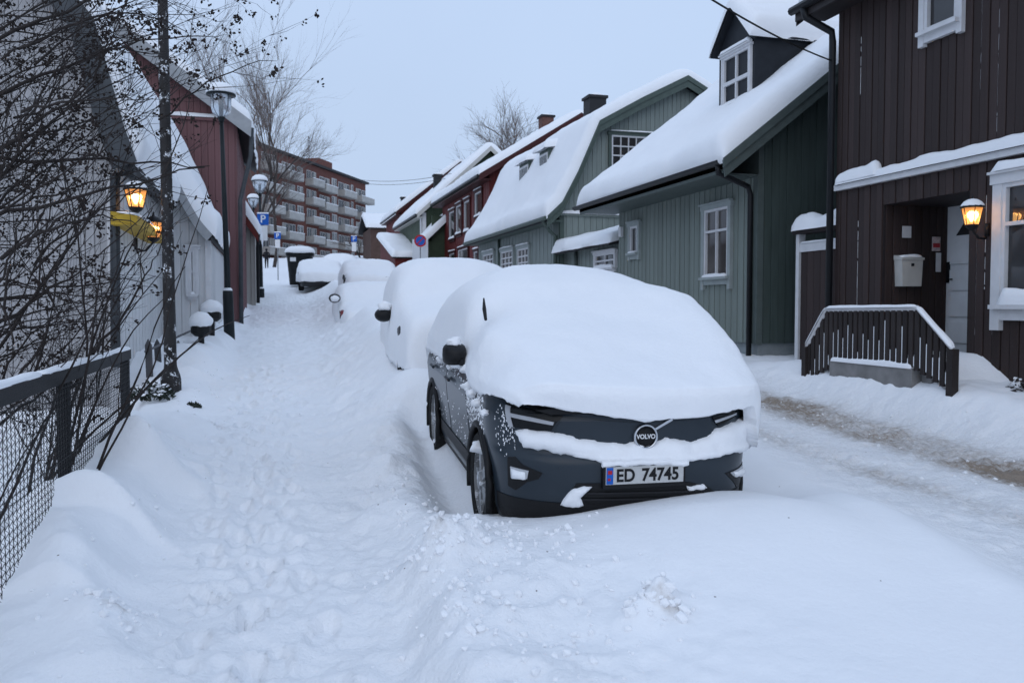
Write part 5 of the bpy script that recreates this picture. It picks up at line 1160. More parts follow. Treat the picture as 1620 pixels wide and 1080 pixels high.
def build_car(t, LEN=4.43, paint=PAINT, wheels=True, step=.016, zstep=.02, wb=(.88, 3.58), hs=1.0, zs=1.0):
    """Lower body shell swept round the plan outline, wheel arches cut out, cabin hull, wheels, mirrors. Local frame: y=0 nose, +y tail."""
    o = car_outline(LEN); seg = np.hypot(*np.diff(o, axis=0).T); L = np.concatenate([[0], np.cumsum(seg)])
    s = np.arange(0, L[-1], step); ox, oy = np.interp(s, L, o[:, 0]), np.interp(s, L, o[:, 1])
    ox[0] = 0; tx, ty = np.gradient(ox), np.gradient(oy); ln = np.hypot(tx, ty) + 1e-9; nx, ny = ty / ln, -tx / ln
    zz = np.arange(.20, 1.061, zstep); fw = np.clip(-ny, 0, 1) ** 1.0 * (oy < 1.2); rear = np.clip(ny, 0, 1)
    ins = fw[:, None] * np.interp(zz, FZt, FZo)[None] + (1 - fw[:, None]) * np.interp(zz, SZt, SZo)[None]
    X = ox[:, None] - nx[:, None] * ins; Y = oy[:, None] - ny[:, None] * ins; Z = np.broadcast_to(np.where(zz > .5, .5 + (zz - .5) * zs, zz), X.shape)
    mb = MB()
    for sg in (1, -1):
        P = np.stack([X * sg, Y, Z], -1); a, b = P.shape[:2]; k = len(mb.v); mb.v += [tuple(p) for p in P.reshape(-1, 3)]
        cxm = (P[:-1, :-1] + P[1:, 1:]) / 2
        for i in range(a - 1):
            for j in range(b - 1):
                c = cxm[i, j]
                if abs(c[0]) > .6 and any((c[1] - w) ** 2 + (c[2] - .36) ** 2 < .385 ** 2 for w in wb): continue
                mb.f.append((k+i*b+j, k+i*b+j+1, k+(i+1)*b+j+1, k+(i+1)*b+j))
    body = mb.build('body', paint, t, True, world=False)
    # underside, inner arches and cabin hull (all under snow or shade)
    MB().box((-.62, .3, .22), (.62, LEN - .3, .5)).build('underbody', BLK, t, world=False)
    MB().box((-.86, 1.35, .22), (.86, 3.1, .42)).build('sill', BLK, t, world=False)
    st = [(.05, .70, .98, .02), (.9, .86, 1.04, .03), (1.35, .88, 1.06, .05), (2.15, .66, 1.54, .06), (3.2, .66, 1.58, .06), (3.95, .62, 1.46, .06), (LEN - .06, .72, 1.04, .04)]
    rings = []
    st = [(y, w, z * hs if z > 1.2 else z * min(1, hs + .05), cr) for y, w, z, cr in st]
    for y, w, z, cr in st: zb_ = .95 if hs == 1 else .55; rings.append([(-.86 if y > .3 else -.6, y, zb_), (-w, y, z), (-w * .5, y, z + cr), (0, y, z + cr * 1.2), (w * .5, y, z + cr), (w, y, z), (.86 if y > .3 else .6, y, zb_)])
    loft(rings).build('cabin', BLK, t, world=False)
    for w in wb:
        for sg in (-1, 1):
            pts = [(sg * (HW - .02), w + .40 * math.cos(a), .36 + .40 * math.sin(a)) for a in np.linspace(-.35, math.pi + .35, 24)]
            MB().tube(pts, .028, 6).build('wheel_arch', BLK, t, True, world=False)
            if not wheels: continue
            c = (sg * .805, w, .355)
            ty_ = MB().lathe([(.25, -.105), (.33, -.115), (.352, -.09), (.360, -.04), (.360, .04), (.352, .09), (.33, .115), (.25, .105)], 40, c, 'x', cap=False).build('wheel', TYRE, t, False, world=False)
            rm = MB().lathe([(.255, -.10), (.255, .10)], 32, c, 'x', cap=False)
            for k in range(5):
                for dk in (-.13, .13):
                    a = 2 * math.pi * k / 5 + dk; xo = c[0] + sg * .095
                    u = Vector((0, math.cos(a), math.sin(a))); v = Vector((0, -math.sin(a), math.cos(a)))
                    p0, p1 = Vector((xo, c[1], c[2])) + u * .05, Vector((xo - sg * .01, c[1], c[2])) + u * .25
                    rm.prism([p0 + v * .022, p0 - v * .022, p1 - v * .016, p1 + v * .016], (-sg * .03, 0, 0))
            rm.lathe([(.07, sg * .07), (.065, sg * .11), (.03, sg * .115)], 16, c, 'x'); rm.build('rim', RIM, ty_, world=False)
            MB().lathe([(.24, sg * .02), (.24, sg * .03)], 24, c, 'x').build('brake_disc', BLK, ty_, world=False)
    return body
def side_pt(s, y, z, off): return (s * (HW - float(np.interp(z, SZt, SZo)) + off), y, z)
def side_patch(name, t, s, poly, off, m, parent=None, thick=.01):
    bm = bmesh.new(); vs = [bm.verts.new((a, b, 0)) for a, b in poly]; bm.faces.new(vs)
    return finish_patch(name, bm, lambda a, b, o: side_pt(s, a, b, o), off, m, parent or t, thick)
def finish_patch(name, bm, fn, off, m, parent, thick, step=.03, bulge=0., rad=.05, noise=0.):
    xs_ = [v.co.x for v in bm.verts]; ys_ = [v.co.y for v in bm.verts]
    P0 = np.array([(v.co.x, v.co.y) for v in bm.verts]); 
    for k in np.arange(math.floor(min(xs_) / step) * step + step, max(xs_), step): bmesh.ops.bisect_plane(bm, geom=bm.verts[:] + bm.edges[:] + bm.faces[:], plane_co=(k, 0, 0), plane_no=(1, 0, 0))
    for k in np.arange(math.floor(min(ys_) / step) * step + step, max(ys_), step): bmesh.ops.bisect_plane(bm, geom=bm.verts[:] + bm.edges[:] + bm.faces[:], plane_co=(0, k, 0), plane_no=(0, 1, 0))
    # outline distance for bulged (snow) patches
    n = len(P0); A, B = P0, np.roll(P0, -1, axis=0)
    bnd = [e for e in bm.edges if e.is_boundary]
    if thick:
        r = bmesh.ops.extrude_edge_only(bm, edges=bnd); low = set(v for v in r['geom'] if isinstance(v, bmesh.types.BMVert))
    else: low = set()
    for v in bm.verts:
        a, b = v.co.x, v.co.y; o = off
        if bulge:
            p = np.array([a, b]); AB = B - A; tt = np.clip(((p - A) * AB).sum(1) / ((AB ** 2).sum(1) + 1e-12), 0, 1); d = np.sqrt((((A + AB * tt[:, None]) - p) ** 2).sum(1).min())
            q = min(1, d / rad); o = off + bulge * math.sqrt(max(0, 1 - (1 - q) ** 2)) * (1 + noise * float(fbm(np.array([a * 3.]), np.array([b * 3.]), 2.5, 3)[0]))
        if v in low: o = off - thick
        v.co = fn(a, b, o)
    me = bpy.data.meshes.new(name); bmesh.ops.recalc_face_normals(bm, faces=bm.faces[:]); bm.to_mesh(me); bm.free(); me.materials.append(m)
    if bulge: me.polygons.foreach_set('use_smooth', [True] * len(me.polygons))
    o = bpy.data.objects.new(name, me); col.objects.link(o); o.parent = parent; WL[o.name] = WL[parent.name]; return o
def densify(poly, d=.025):
    out = []
    for a, b in zip(poly, poly[1:] + poly[:1]):
        n = max(1, int(math.hypot(b[0] - a[0], b[1] - a[1]) / d)); out += [(a[0] + (b[0] - a[0]) * k / n, a[1] + (b[1] - a[1]) * k / n) for k in range(n)]
    return out
def front_patch(name, parent, poly, off, m, thick=.012, bulge=0., rad=.05, step=.02, noise=0.):
    bm = bmesh.new()
    if bulge: poly = [(a + .007 * float(fbm(np.array([a]), np.array([b]), 22, 3, s=1.)[0]), b + .012 * float(fbm(np.array([a]), np.array([b]), 22, 3, s=6.)[0])) for a, b in densify(poly, .014)]
    bm.faces.new([bm.verts.new((a, b, 0)) for a, b in poly])
    return finish_patch(name, bm, lambda a, b, o: front_pt(max(-.925, min(.925, a)), b, o), off, m, parent, thick, step, bulge, rad, noise)

# ---- snow blanket for a car: bicubic sheet through a control net (stations along the car x points across)
def catmull(P, n):
    P = np.asarray(P, float); m = len(P); Q = np.concatenate([[2 * P[0] - P[1]], P, [2 * P[-1] - P[-2]]]); out = []
    for i in range(m - 1):
        p0, p1, p2, p3 = Q[i:i + 4]
        for k in range(n): t = k / n; out.append(.5 * (2 * p1 + (p2 - p0) * t + (2 * p0 - 5 * p1 + 4 * p2 - p3) * t * t + (3 * p1 - p0 - 3 * p2 + p3) * t ** 3))
    out.append(P[-1]); return np.array(out)
def car_snow(t, net, seed, nu=9, nv=9, amp=.02, name='snow_cover', ragged=.05):
    net = np.array(net, float); A = np.array([catmull(r, nv) for r in net]); B = np.array([catmull(A[:, j], nu) for j in range(A.shape[1])]).transpose(1, 0, 2)
    x, y, z = B[..., 0], B[..., 1], B[..., 2]
    du = np.gradient(B, axis=0); dv = np.gradient(B, axis=1); N = np.cross(du, dv); N /= np.linalg.norm(N, axis=-1, keepdims=True) + 1e-9
    if N[..., 2].mean() < 0: N = -N
    nse = amp * fbm(x + .6 * z, y + .3 * z, 1.4, 3, s=seed) + amp * .55 * fbm(x + .5 * z, y - .4 * z, 4.5, 4, s=seed + 3)
    B = B + N * nse[..., None]
    # ragged lower rims
    for j, k in ((0, 1), (-1, -2)):
        B[:, j, 2] += ragged * fbm(y[:, j], y[:, j] * 0 + seed, 5, 5, .65) ; 
    B[0, :, 2] += ragged * .45 * fbm(x[0], x[0] * 0 + seed + 7, 6, 5, .65)
    # turn the rim inwards to give the blanket thickness
    inner = B.copy(); c = B.mean(axis=(0, 1)); a, b = B.shape[:2]
    mb = MB().grid(B); rim = [(i, 0) for i in range(a)] + [(a - 1, j) for j in range(1, b)] + [(i, b - 1) for i in range(a - 2, -1, -1)] + [(0, j) for j in range(b - 2, 0, -1)]
    k = len(mb.v); n = len(rim)
    for i, j in rim:
        p = B[i, j]; q = p.copy(); q[0] *= .93; q[1] = p[1] + (.07 if p[1] < 1 else -.05 if p[1] > 4 else 0); q[2] += .015; mb.v.append(tuple(q))
    for q in range(n): i, j = rim[q]; i2, j2 = rim[(q + 1) % n]; mb.f.append((i*b+j, i2*b+j2, k+(q+1) % n, k+q))
    return mb.build(name, SNOW, t, True, world=False)

# ---- the near car
c1 = thing('parked_car', (CAR_X, CAR_Y, CAR_Z), 'slate grey SUV under a thick snow blanket, nearest to the camera', 'car', 'cars parked along the street', rz=CAR_RZ, rx=CAR_RX)
build_car(c1)
bpy.context.view_layer.update()
MI = c1.matrix_world.inverted()
def cfp(px, py):                                # photo pixel -> (x, z) on the car's front
    d, f = ray(px, py); o = MI @ Vector((0, 0, EYE)); dl = (MI.to_3x3() @ d); y = .05
    for _ in range(12):
        t_ = (y - o.y) / dl.y; x = o.x + dl.x * t_; z = o.z + dl.z * t_; y = .8 * y + .2 * (front_pt(max(-.92, min(.92, x)), z)[1]) if abs(x) > .85 else front_pt(x, z)[1]
    return (max(-.92, min(.92, x)), z)
def poly(*pp): return [cfp(*p) for p in pp]
hl = front_patch('headlight', c1, poly((791, 637), (812, 642), (850, 650), (886, 658), (874, 671), (868, 681), (840, 680), (803, 674)), .012, LENS, .03)
front_patch('light_strip', hl, poly((793, 640), (800, 642), (808, 675), (802, 674)), .020, DRL, .006)
front_patch('light_strip', hl, poly((800, 652), (840, 660), (873, 667), (871, 672), (838, 666), (801, 658)), .020, DRL, .006)
hr = front_patch('headlight', c1, poly((1128, 659), (1150, 652), (1169, 646), (1168, 656), (1152, 667), (1138, 673)), .012, LENS, .03)
front_patch('light_strip', hr, poly((1131, 664), (1150, 658), (1167, 652), (1166, 655), (1150, 662), (1133, 668)), .020, DRL, .006)
front_patch('grille_panel', c1, poly((886, 660), (940, 664), (1000, 668), (1060, 666), (1122, 660), (1132, 676), (1126, 694), (1060, 706), (990, 706), (930, 700), (872, 684)), .008, PAINT, .01)
# bonnet edge seam
front_patch('bonnet_edge', c1, poly((792, 632), (815, 637), (860, 646), (936, 655), (936, 659), (884, 655), (850, 648), (812, 640)), .016, PAINT, .03)
# bumper: lamp recesses, tow cover, lower intake
fr_l = front_patch('fog_lamp_recess', c1, poly((801, 722), (813, 722), (826, 735), (858, 748), (852, 757), (832, 762), (812, 775), (799, 768)), .004, BLK)
front_patch('fog_lamp', fr_l, poly((806, 737), (836, 744), (833, 757), (806, 755)), .010, DRL, .006)
front_patch('snow_clump', fr_l, poly((808, 741), (831, 746), (830, 757), (808, 756)), .012, SNOW, .01, .02, .03)
fr_r = front_patch('fog_lamp_recess', c1, poly((1147, 748), (1180, 730), (1184, 768), (1172, 775), (1160, 760)), .004, BLK)
front_patch('fog_lamp', fr_r, poly((1155, 747), (1176, 734), (1177, 742), (1160, 752)), .010, DRL, .006)
front_patch('snow_clump', fr_r, poly((1160, 746), (1178, 738), (1178, 750), (1163, 754)), .012, SNOW, .01, .02, .02)
front_patch('tow_cover', c1, poly(*[(891 + 7 * math.cos(a), 744 + 7 * math.sin(a)) for a in np.linspace(0, 2 * math.pi, 16, endpoint=False)]), .003, PAINT, .003)
it = front_patch('lower_intake', c1, poly((912, 764), (950, 764), (1090, 762), (1118, 768), (1150, 790), (1000, 800), (870, 806), (892, 790)), .005, BLK)
for yy in (776, 786):
    front_patch('intake_bar', it, poly((905, yy + 1), (1120, yy - 4), (1120, yy - 1), (905, yy + 4)), .016, mat('bar_gloss', (.018, .018, .02), .25), .008)
front_patch('snow_clump', it, poly((884, 799), (895, 781), (908, 771), (924, 767), (936, 769), (926, 778), (917, 787), (922, 798), (905, 803)), .016, SNOW, .02, .03, .03, noise=.6)
front_patch('snow_clump', it, poly((1085, 768), (1112, 764), (1118, 770), (1088, 775)), .016, SNOW, .02, .02, .02)
front_patch('lower_lip', c1, [(x_, .37 + .02 * abs(x_)) for x_ in np.linspace(-.91, .91, 40)] + [(x_, .22) for x_ in np.linspace(.91, -.91, 40)], .006, BLK, .008)
# snow on the bumper ledge
front_patch('snow_band', c1, poly((807, 683), (822, 677), (845, 680), (866, 682), (885, 686), (915, 692), (950, 698), (985, 701), (1002, 697), (1018, 704), (1035, 697), (1052, 690), (1075, 695), (1095, 697), (1112, 692), (1130, 680), (1160, 668), (1182, 658), (1183, 712), (1160, 716), (1130, 724), (1084, 730), (1020, 731), (950, 731), (905, 722), (880, 718), (850, 711), (822, 708)), .0, SNOW, .03, .055, .09, .02, .45)
front_patch('snow_clump', c1, poly((950, 727), (1086, 725), (1084, 736), (1060, 733), (1000, 734), (952, 737)), .04, SNOW, .04, .02, .02, .02, .5)
# number plate
px0, pz0 = cfp(952, 766); px1, pz1 = cfp(1083, 731)
pcx, pcz = cfp(1017, 748); PW, PH = .52, .112
pt_ = front_pt(pcx, pcz); pyy = min(front_pt(pcx - .26, pcz)[1], front_pt(pcx, pcz)[1]) - .035
pl_ = MB().box((pcx - PW / 2 - .015, pyy, pcz - PH / 2 - .028), (pcx + PW / 2 + .015, pyy + .06, pcz + PH / 2 + .012)).build('number_plate', BLK, c1, world=False)
PLT = mat('plate_white', (.50, .50, .49), .4, .06, 30)
MB().box((pcx - PW / 2, pyy - .004, pcz - PH / 2), (pcx + PW / 2, pyy - .0005, pcz + PH / 2)).build('plate_face', PLT, pl_, world=False)
MB().box((pcx - PW / 2 + .004, pyy - .006, pcz - PH / 2 + .003), (pcx - PW / 2 + .048, pyy - .0045, pcz + PH / 2 - .003)).build('country_band', BLUE, pl_, world=False)
MB().box((pcx - PW / 2 + .012, pyy - .008, pcz + .010), (pcx - PW / 2 + .040, pyy - .0065, pcz + .034)).box((pcx - PW / 2 + .012, pyy - .0078, pcz - .03), (pcx - PW / 2 + .030, pyy - .0065, pcz - .015)).build('flag', SIGNR, pl_, world=False)
text_mesh('ED', .112, BLK, pl_, (pcx - .130, pyy - .006, pcz - .004), (R(90), 0, 0), .001, sx=.90, bold=.003)
text_mesh('74745', .112, BLK, pl_, (pcx + .103, pyy - .006, pcz - .004), (R(90), 0, 0), .001, sx=.90, bold=.003)
# emblem
ex_, ez_ = cfp(1019, 689); ey_ = front_pt(ex_, ez_)[1] - .02
em = MB().lathe([(.062, .03), (.066, -.012), (.072, -.022), (.080, -.018), (.083, .0), (.083, .03)], 36, (ex_, ey_, ez_), 'y').build('emblem', CHROME, c1, True, world=False)
MB().lathe([(.064, .0), (.062, -.010), (.0005, -.012)], 32, (ex_, ey_, ez_), 'y').build('emblem_disc', BLK, em, True, world=False)
text_mesh('VOLVO', .040, SIGNW, em, (ex_, ey_ - .0145, ez_), (R(90), 0, 0), .001, sx=.95, bold=.0012)
bx0, bz0 = cfp(1034, 674); bx1, bz1 = cfp(1060, 662)
MB().prism([(bx0 - .005, ey_ - .006, bz0 - .012), (bx0 + .01, ey_ - .006, bz0 - .02), (bx1 + .01, ey_ - .006, bz1 - .006), (bx1, ey_ - .006, bz1 + .008)], (0, .02, 0)).build('diagonal_bar', CHROME, em, world=False)
# doors (own panels), handles, side details on the visible flank
for s in (-1, 1):
    d1 = side_patch('door', c1, s, [(1.38, .42), (2.42, .42), (2.45, .98), (2.45, 1.04), (1.40, 1.04), (1.33, .8)], .004, PAINT)
    d2 = side_patch('door', c1, s, [(2.47, .42), (3.10, .42), (3.22, .66), (3.50, .86), (3.52, 1.04), (2.475, 1.04)], .004, PAINT)
    for d_, y in ((d1, 2.22), (d2, 3.3)): MB().tube([side_pt(s, y - .10, .93, .03), side_pt(s, y + .10, .93, .03)], .016, 6).build('handle', PAINT, d_, world=False)
    side_patch('side_moulding', c1, s, [(1.36, .34), (3.1, .34), (3.1, .44), (1.36, .44)], .014, BLK)
    MB().add([(s * .93, 1.42, 1.12), (s * .96, 1.45, 1.12), (s * 1.0, 1.52, 1.14), (s * .93, 1.52, 1.14), (s * .93, 1.42, 1.17), (s * .96, 1.45, 1.17), (s * 1.0, 1.52, 1.18), (s * .93, 1.52, 1.18)], [(0,3,2,1),(4,5,6,7),(0,1,5,4),(1,2,6,5),(2,3,7,6),(3,0,4,7)]).build('mirror_arm', BLK, c1, world=False)
    mr = loft([[(s * (.99 + w * math.copysign(abs(math.cos(a)) ** .6, math.cos(a))), y, 1.20 + h * math.copysign(abs(math.sin(a)) ** .6, math.sin(a))) for a in np.linspace(0, 2 * math.pi, 20, endpoint=False)] for y, w, h in ((1.44, .02, .02), (1.46, .06, .05), (1.50, .085, .078), (1.57, .095, .088), (1.60, .092, .085))]).build('mirror', BLK, c1, True, world=False)
    MB().lathe([(.0005, .0), (.07, .0), (.07, .004)], 20, (s * 1.0, 1.602, 1.20), 'y').build('mirror_glass', GLASS, mr, world=False)
# A-pillar gap in the snow: a dark strip, added further down
# snow sheet: rows from nose to tail, columns from the near (left) rim over the roof to the far rim
net = [
 # near rim        near shoulder      near roof edge     inner            centre            inner             far roof edge      far shoulder       far rim
 [(-.80,.10,1.000),(-.76,.045,1.015),(-.60,.00,1.005),(-.36,-.035,.955),(.05,-.05,.910),(.40,-.03,.920),(.68,.03,.945),(.80,.08,.955),(.87,.155,.80)],
 [(-.85,.15,1.030),(-.80,.09,1.080),(-.62,-.02,1.125),(-.36,-.065,1.105),(.05,-.085,1.085),(.40,-.065,1.085),(.68,.0,1.085),(.84,.09,1.06),(.915,.22,.70)],
 [(-.90,.28,1.030),(-.85,.22,1.110),(-.64,.07,1.185),(-.36,.03,1.175),(.05,.01,1.155),(.42,.03,1.155),(.72,.09,1.15),(.90,.20,1.08),(.945,.32,.62)],
 [(-.945,.62,1.02),(-.90,.62,1.13),(-.68,.58,1.295),(-.36,.55,1.32),(.05,.52,1.315),(.45,.55,1.33),(.80,.58,1.36),(.955,.62,1.24),(.965,.66,.60)],
 [(-.955,1.05,1.03),(-.935,1.05,1.16),(-.80,1.05,1.40),(-.38,1.02,1.465),(.05,1.0,1.47),(.48,1.02,1.51),(.84,1.05,1.56),(.97,1.05,1.40),(.975,1.05,.66)],
 [(-.950,1.40,1.10),(-.895,1.48,1.22),(-.735,1.52,1.45),(-.40,1.46,1.605),(.05,1.45,1.64),(.48,1.45,1.68),(.83,1.45,1.70),(.98,1.45,1.53),(.98,1.45,.75)],
 [(-.960,1.70,1.07),(-.915,1.74,1.26),(-.80,1.80,1.58),(-.42,1.85,1.765),(.05,1.9,1.815),(.46,1.9,1.81),(.78,1.9,1.75),(.95,1.9,1.55),(1.02,1.9,.90)],
 [(-.960,2.15,1.06),(-.92,2.18,1.27),(-.78,2.25,1.66),(-.42,2.3,1.855),(.05,2.35,1.905),(.46,2.35,1.89),(.77,2.35,1.80),(.94,2.35,1.6),(1.02,2.35,.92)],
 [(-.960,3.0,1.07),(-.92,3.0,1.28),(-.77,3.0,1.66),(-.40,3.0,1.87),(.05,3.0,1.915),(.46,3.0,1.90),(.76,3.0,1.80),(.94,3.0,1.6),(1.02,3.0,.92)],
 [(-.950,3.75,1.06),(-.91,3.75,1.26),(-.74,3.75,1.58),(-.38,3.75,1.77),(.05,3.75,1.82),(.46,3.75,1.80),(.74,3.75,1.70),(.93,3.75,1.5),(1.02,3.75,.92)],
 [(-.93,4.15,1.02),(-.88,4.15,1.18),(-.70,4.12,1.42),(-.36,4.12,1.58),(.05,4.12,1.62),(.46,4.12,1.60),(.72,4.12,1.50),(.92,4.1,1.3),(1.0,4.1,.92)],
 [(-.86,4.38,.80),(-.82,4.42,.95),(-.66,4.46,1.08),(-.34,4.48,1.15),(.05,4.5,1.16),(.46,4.48,1.15),(.70,4.45,1.08),(.86,4.4,.95),(.93,4.3,.80)]]
car_snow(c1, net, 3.7, amp=.026, nu=12, nv=11)
# flecks and clumps of snow stuck along the wing and door tops
rr = random.Random(12); fk = MB()
for k in range(520):
    y = rr.uniform(.35, 1.35); z = 1.0 - abs(rr.gauss(0, .16)) - .10 * max(0, .9 - y)
    if z < .62 or (y - .88) ** 2 + (z - .36) ** 2 < .43 ** 2: continue
    p = Vector(side_pt(-1, y, z, .002)) if y > .62 else Vector(front_pt(-.905 + (.62 - y) * .35, z, .002)); s = rr.uniform(.003, .010)
    fk.add([p + Vector((0, s, 0)), p + Vector((0, -s, 0)), p + Vector((0, 0, s * 1.3)), p + Vector((0, 0, -s)), p + Vector((-s * .8, 0, 0))], [(0, 2, 4), (2, 1, 4), (1, 3, 4), (3, 0, 4)])
for k in range(160):
    y = rr.uniform(1.4, 3.6); z = rr.choice([1.03 - abs(rr.gauss(0, .05)), rr.uniform(.45, .75)])
    p = Vector(side_pt(-1, y, z, .005)); s = rr.uniform(.003, .010)
    fk.add([p + Vector((0, s, 0)), p + Vector((0, -s, 0)), p + Vector((0, 0, s * 1.3)), p + Vector((0, 0, -s)), p + Vector((-s * .8, 0, 0))], [(0, 2, 4), (2, 1, 4), (1, 3, 4), (3, 0, 4)])
tag(fk.build('snow_flecks', SNOW, c1, world=False), kind='stuff')
for y, z, rb in ((1.44, 1.10, .07), (1.55, 1.335, .06), (2.3, 1.02, .05), (1.2, .99, .07), (1.02, .96, .055), (.8, .93, .05), (2.9, 1.03, .06), (.52, .90, .035)):
    p = side_pt(-1, y, z, .01) if y != 1.55 else (-1.0, 1.55, 1.30)
    blob(c1, p, rb, y * 3, 'snow_clump', sq=.6, world=False, amp=.5)
blob(c1, (-.905, .88, .60), .07, 4.4, 'snow_clump', sq=.7, world=False, amp=.5)
wp = MB(); pts = [(-.765, 1.43, 1.46), (-.76, 1.52, 1.54), (-.75, 1.60, 1.62)]
wp.tube([(a - .01, b - .05, c + .02) for a, b, c in pts], [.012, .016, .006], 6).build('pillar_gap', BLK, c1, world=False)  # dark strip standing for the gap in the snow at the A-pillar

# ---- the cars behind, nearly swallowed by snow
def net_from(LEN, topz, side=1.02, front_low=.75, roof0=1.9, grow=1.0, bury=.55):
    out = []
    prof_y = [-.10, -.08, .06, .6, 1.1, 1.6, roof0, LEN * .55, LEN * .75, LEN * .92, LEN + .02]
    prof_z = [front_low, .5 * front_low + .5 * topz * .56, topz * .60, topz * .675, topz * .74, topz * .88, topz * .975, topz, topz * .99, topz * .90, topz * .55]
    for i, (y, z) in enumerate(zip(prof_y, prof_z)):
        w = [.75, .82, .90, .97, 1, 1, 1, 1, 1, .97, .85][i] * side; lo = bury if i else front_low
        out.append([(-w, y, lo), (-w * .985, y, lo + (z - lo) * .35), (-w * .85, y, lo + (z - lo) * .84), (-w * .45, y, z - .02), (0, y, z), (w * .45, y, z - .02), (w * .85, y, lo + (z - lo) * .84), (w * .985, y, lo + (z - lo) * .35), (w, y, lo)])
    return out
p2_ = atD(752, 560, 10.6); 
c2x, c2y = p2_.x, p2_.y
c2_ = thing('parked_car', (c2x, c2y, .42), 'snow-swallowed tall car parked right behind the slate grey SUV', 'car', 'cars parked along the street', rz=R(-4.2), rx=R(2.0))
build_car(c2_, 4.55, PAINTS['black'], True, .03, .04, (.88, 3.62))
car_snow(c2_, net_from(4.6, 1.93, .99, .35, 2.0, bury=.5), 9.1, amp=.03)
for s in (-1, 1):
    mr = loft([[(s * (1.05 + w * math.cos(a)), y, 1.10 + h * math.sin(a)) for a in np.linspace(0, 2 * math.pi, 16, endpoint=False)] for y, w, h in ((1.50, .03, .03), (1.52, .10, .07), (1.62, .13, .10), (1.66, .12, .09))]).build('mirror', BLK, c2_, True, world=False)
    blob(mr, (s * 1.04, 1.58, 1.22), .10, 3.3, 'snow_cap', sq=.7, world=False, amp=.3)
p3_ = atD(606, 505, 19.3)
c3_ = thing('parked_car', (p3_.x, p3_.y, p3_.z - .62), 'small red car buried in snow with one mirror showing', 'car', 'cars parked along the street', rz=R(-1.5), rx=R(3))
build_car(c3_, 4.2, PAINTS['red'], False, .04, .05, (.85, 3.4), .74, .55)
car_snow(c3_, net_from(4.2, 1.42, 1.0, .54, 1.9, bury=.42), 5.1, amp=.03)
for s in (-1, 1):
    mr = loft([[(s * (1.03 + w * math.cos(a)), y, 1.05 + h * math.sin(a)) for a in np.linspace(0, 2 * math.pi, 16, endpoint=False)] for y, w, h in ((.98, .03, .03), (1.0, .11, .07), (1.08, .14, .11), (1.12, .12, .09))]).build('mirror', BLK, c3_, True, world=False)
    blob(mr, (s * 1.03, 1.0, 1.045), .105, 3.3, 'snow_cap', sq=.72, world=False, amp=.15)
for k, (px, py, D, lab, L_, tz) in enumerate(((592, 462, 27, 'snow mound of a car parked beyond the small red one', 4.3, 1.3), (508, 459, 35.5, 'snowy car with dark underside showing in front of the black waste container', 4.2, 1.35), (540, 436, 46, 'distant snow-covered car uphill of the waste container', 4.3, 1.45))):
    q = atD(px, py, D)
    cc = thing('parked_car', (q.x, q.y, q.z - (.25 if k != 1 else .05)), lab, 'car', 'cars parked along the street', rz=R(-2), rx=R(3))
    build_car(cc, L_, PAINTS['black'], k == 1, .06, .06, (.85, 3.4), .68, .36)
    car_snow(cc, net_from(L_, tz, 1.0, .22 if k != 1 else .42, 1.9, bury=.2 if k != 1 else .4), 11. + k * 3, amp=.05, nu=5, nv=5)

# ================================================================ bare shrub behind the fence and bare trees
TWIG = mat('twig_bark', (.030, .024, .022), .8, .35, 12); POD = mat('seed_pods', (.020, .014, .012), .8, .4, 20); BARK = mat('bark_grey', (.055, .046, .042), .85, .3, 8)
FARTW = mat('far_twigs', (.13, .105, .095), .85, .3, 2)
def arc(p0, d, L, n, droop, wob, rr):
    pts = [Vector(p0)]; d = Vector(d).normalized()
    for i in range(n):
        d = (d + Vector((rr.gauss(0, wob), rr.gauss(0, wob), rr.gauss(0, wob) - droop))).normalized(); pts.append(pts[-1] + d * (L / n))
    return pts
def pods(mb, p, rr, n, s):
    for k in range(n):
        c = p + Vector((rr.gauss(0, s), rr.gauss(0, s), rr.gauss(0, s * .8))); r = rr.uniform(.006, .014)
        a = Vector((rr.gauss(0, 1), rr.gauss(0, 1), rr.gauss(0, 1))).normalized(); b = a.orthogonal().normalized(); e = a.cross(b)
        mb.add([c + a * r * 1.6, c - a * r * 1.6, c + b * r, c - b * r, c + e * r, c - e * r], [(0, 2, 4), (0, 4, 3), (0, 3, 5), (0, 5, 2), (1, 4, 2), (1, 3, 4), (1, 5, 3), (1, 2, 5)])
rr = random.Random(21)
sb = thing('bare_shrub', (-2.3, 6.2, .3), 'large leafless shrub with dried seed clusters behind the wire fence', 'shrub')
tw = MB(); pd_ = MB(); sn = MB(); stems = MB()
def proj(p):
    x, y, z = p[0], p[1], p[2] - EYE; r_, f_ = x * cyw - y * syw, x * syw + y * cyw; d_ = f_ * cp - z * sp; return CX + F * r_ / d_, CY - F * (z * cp + f_ * sp) / d_
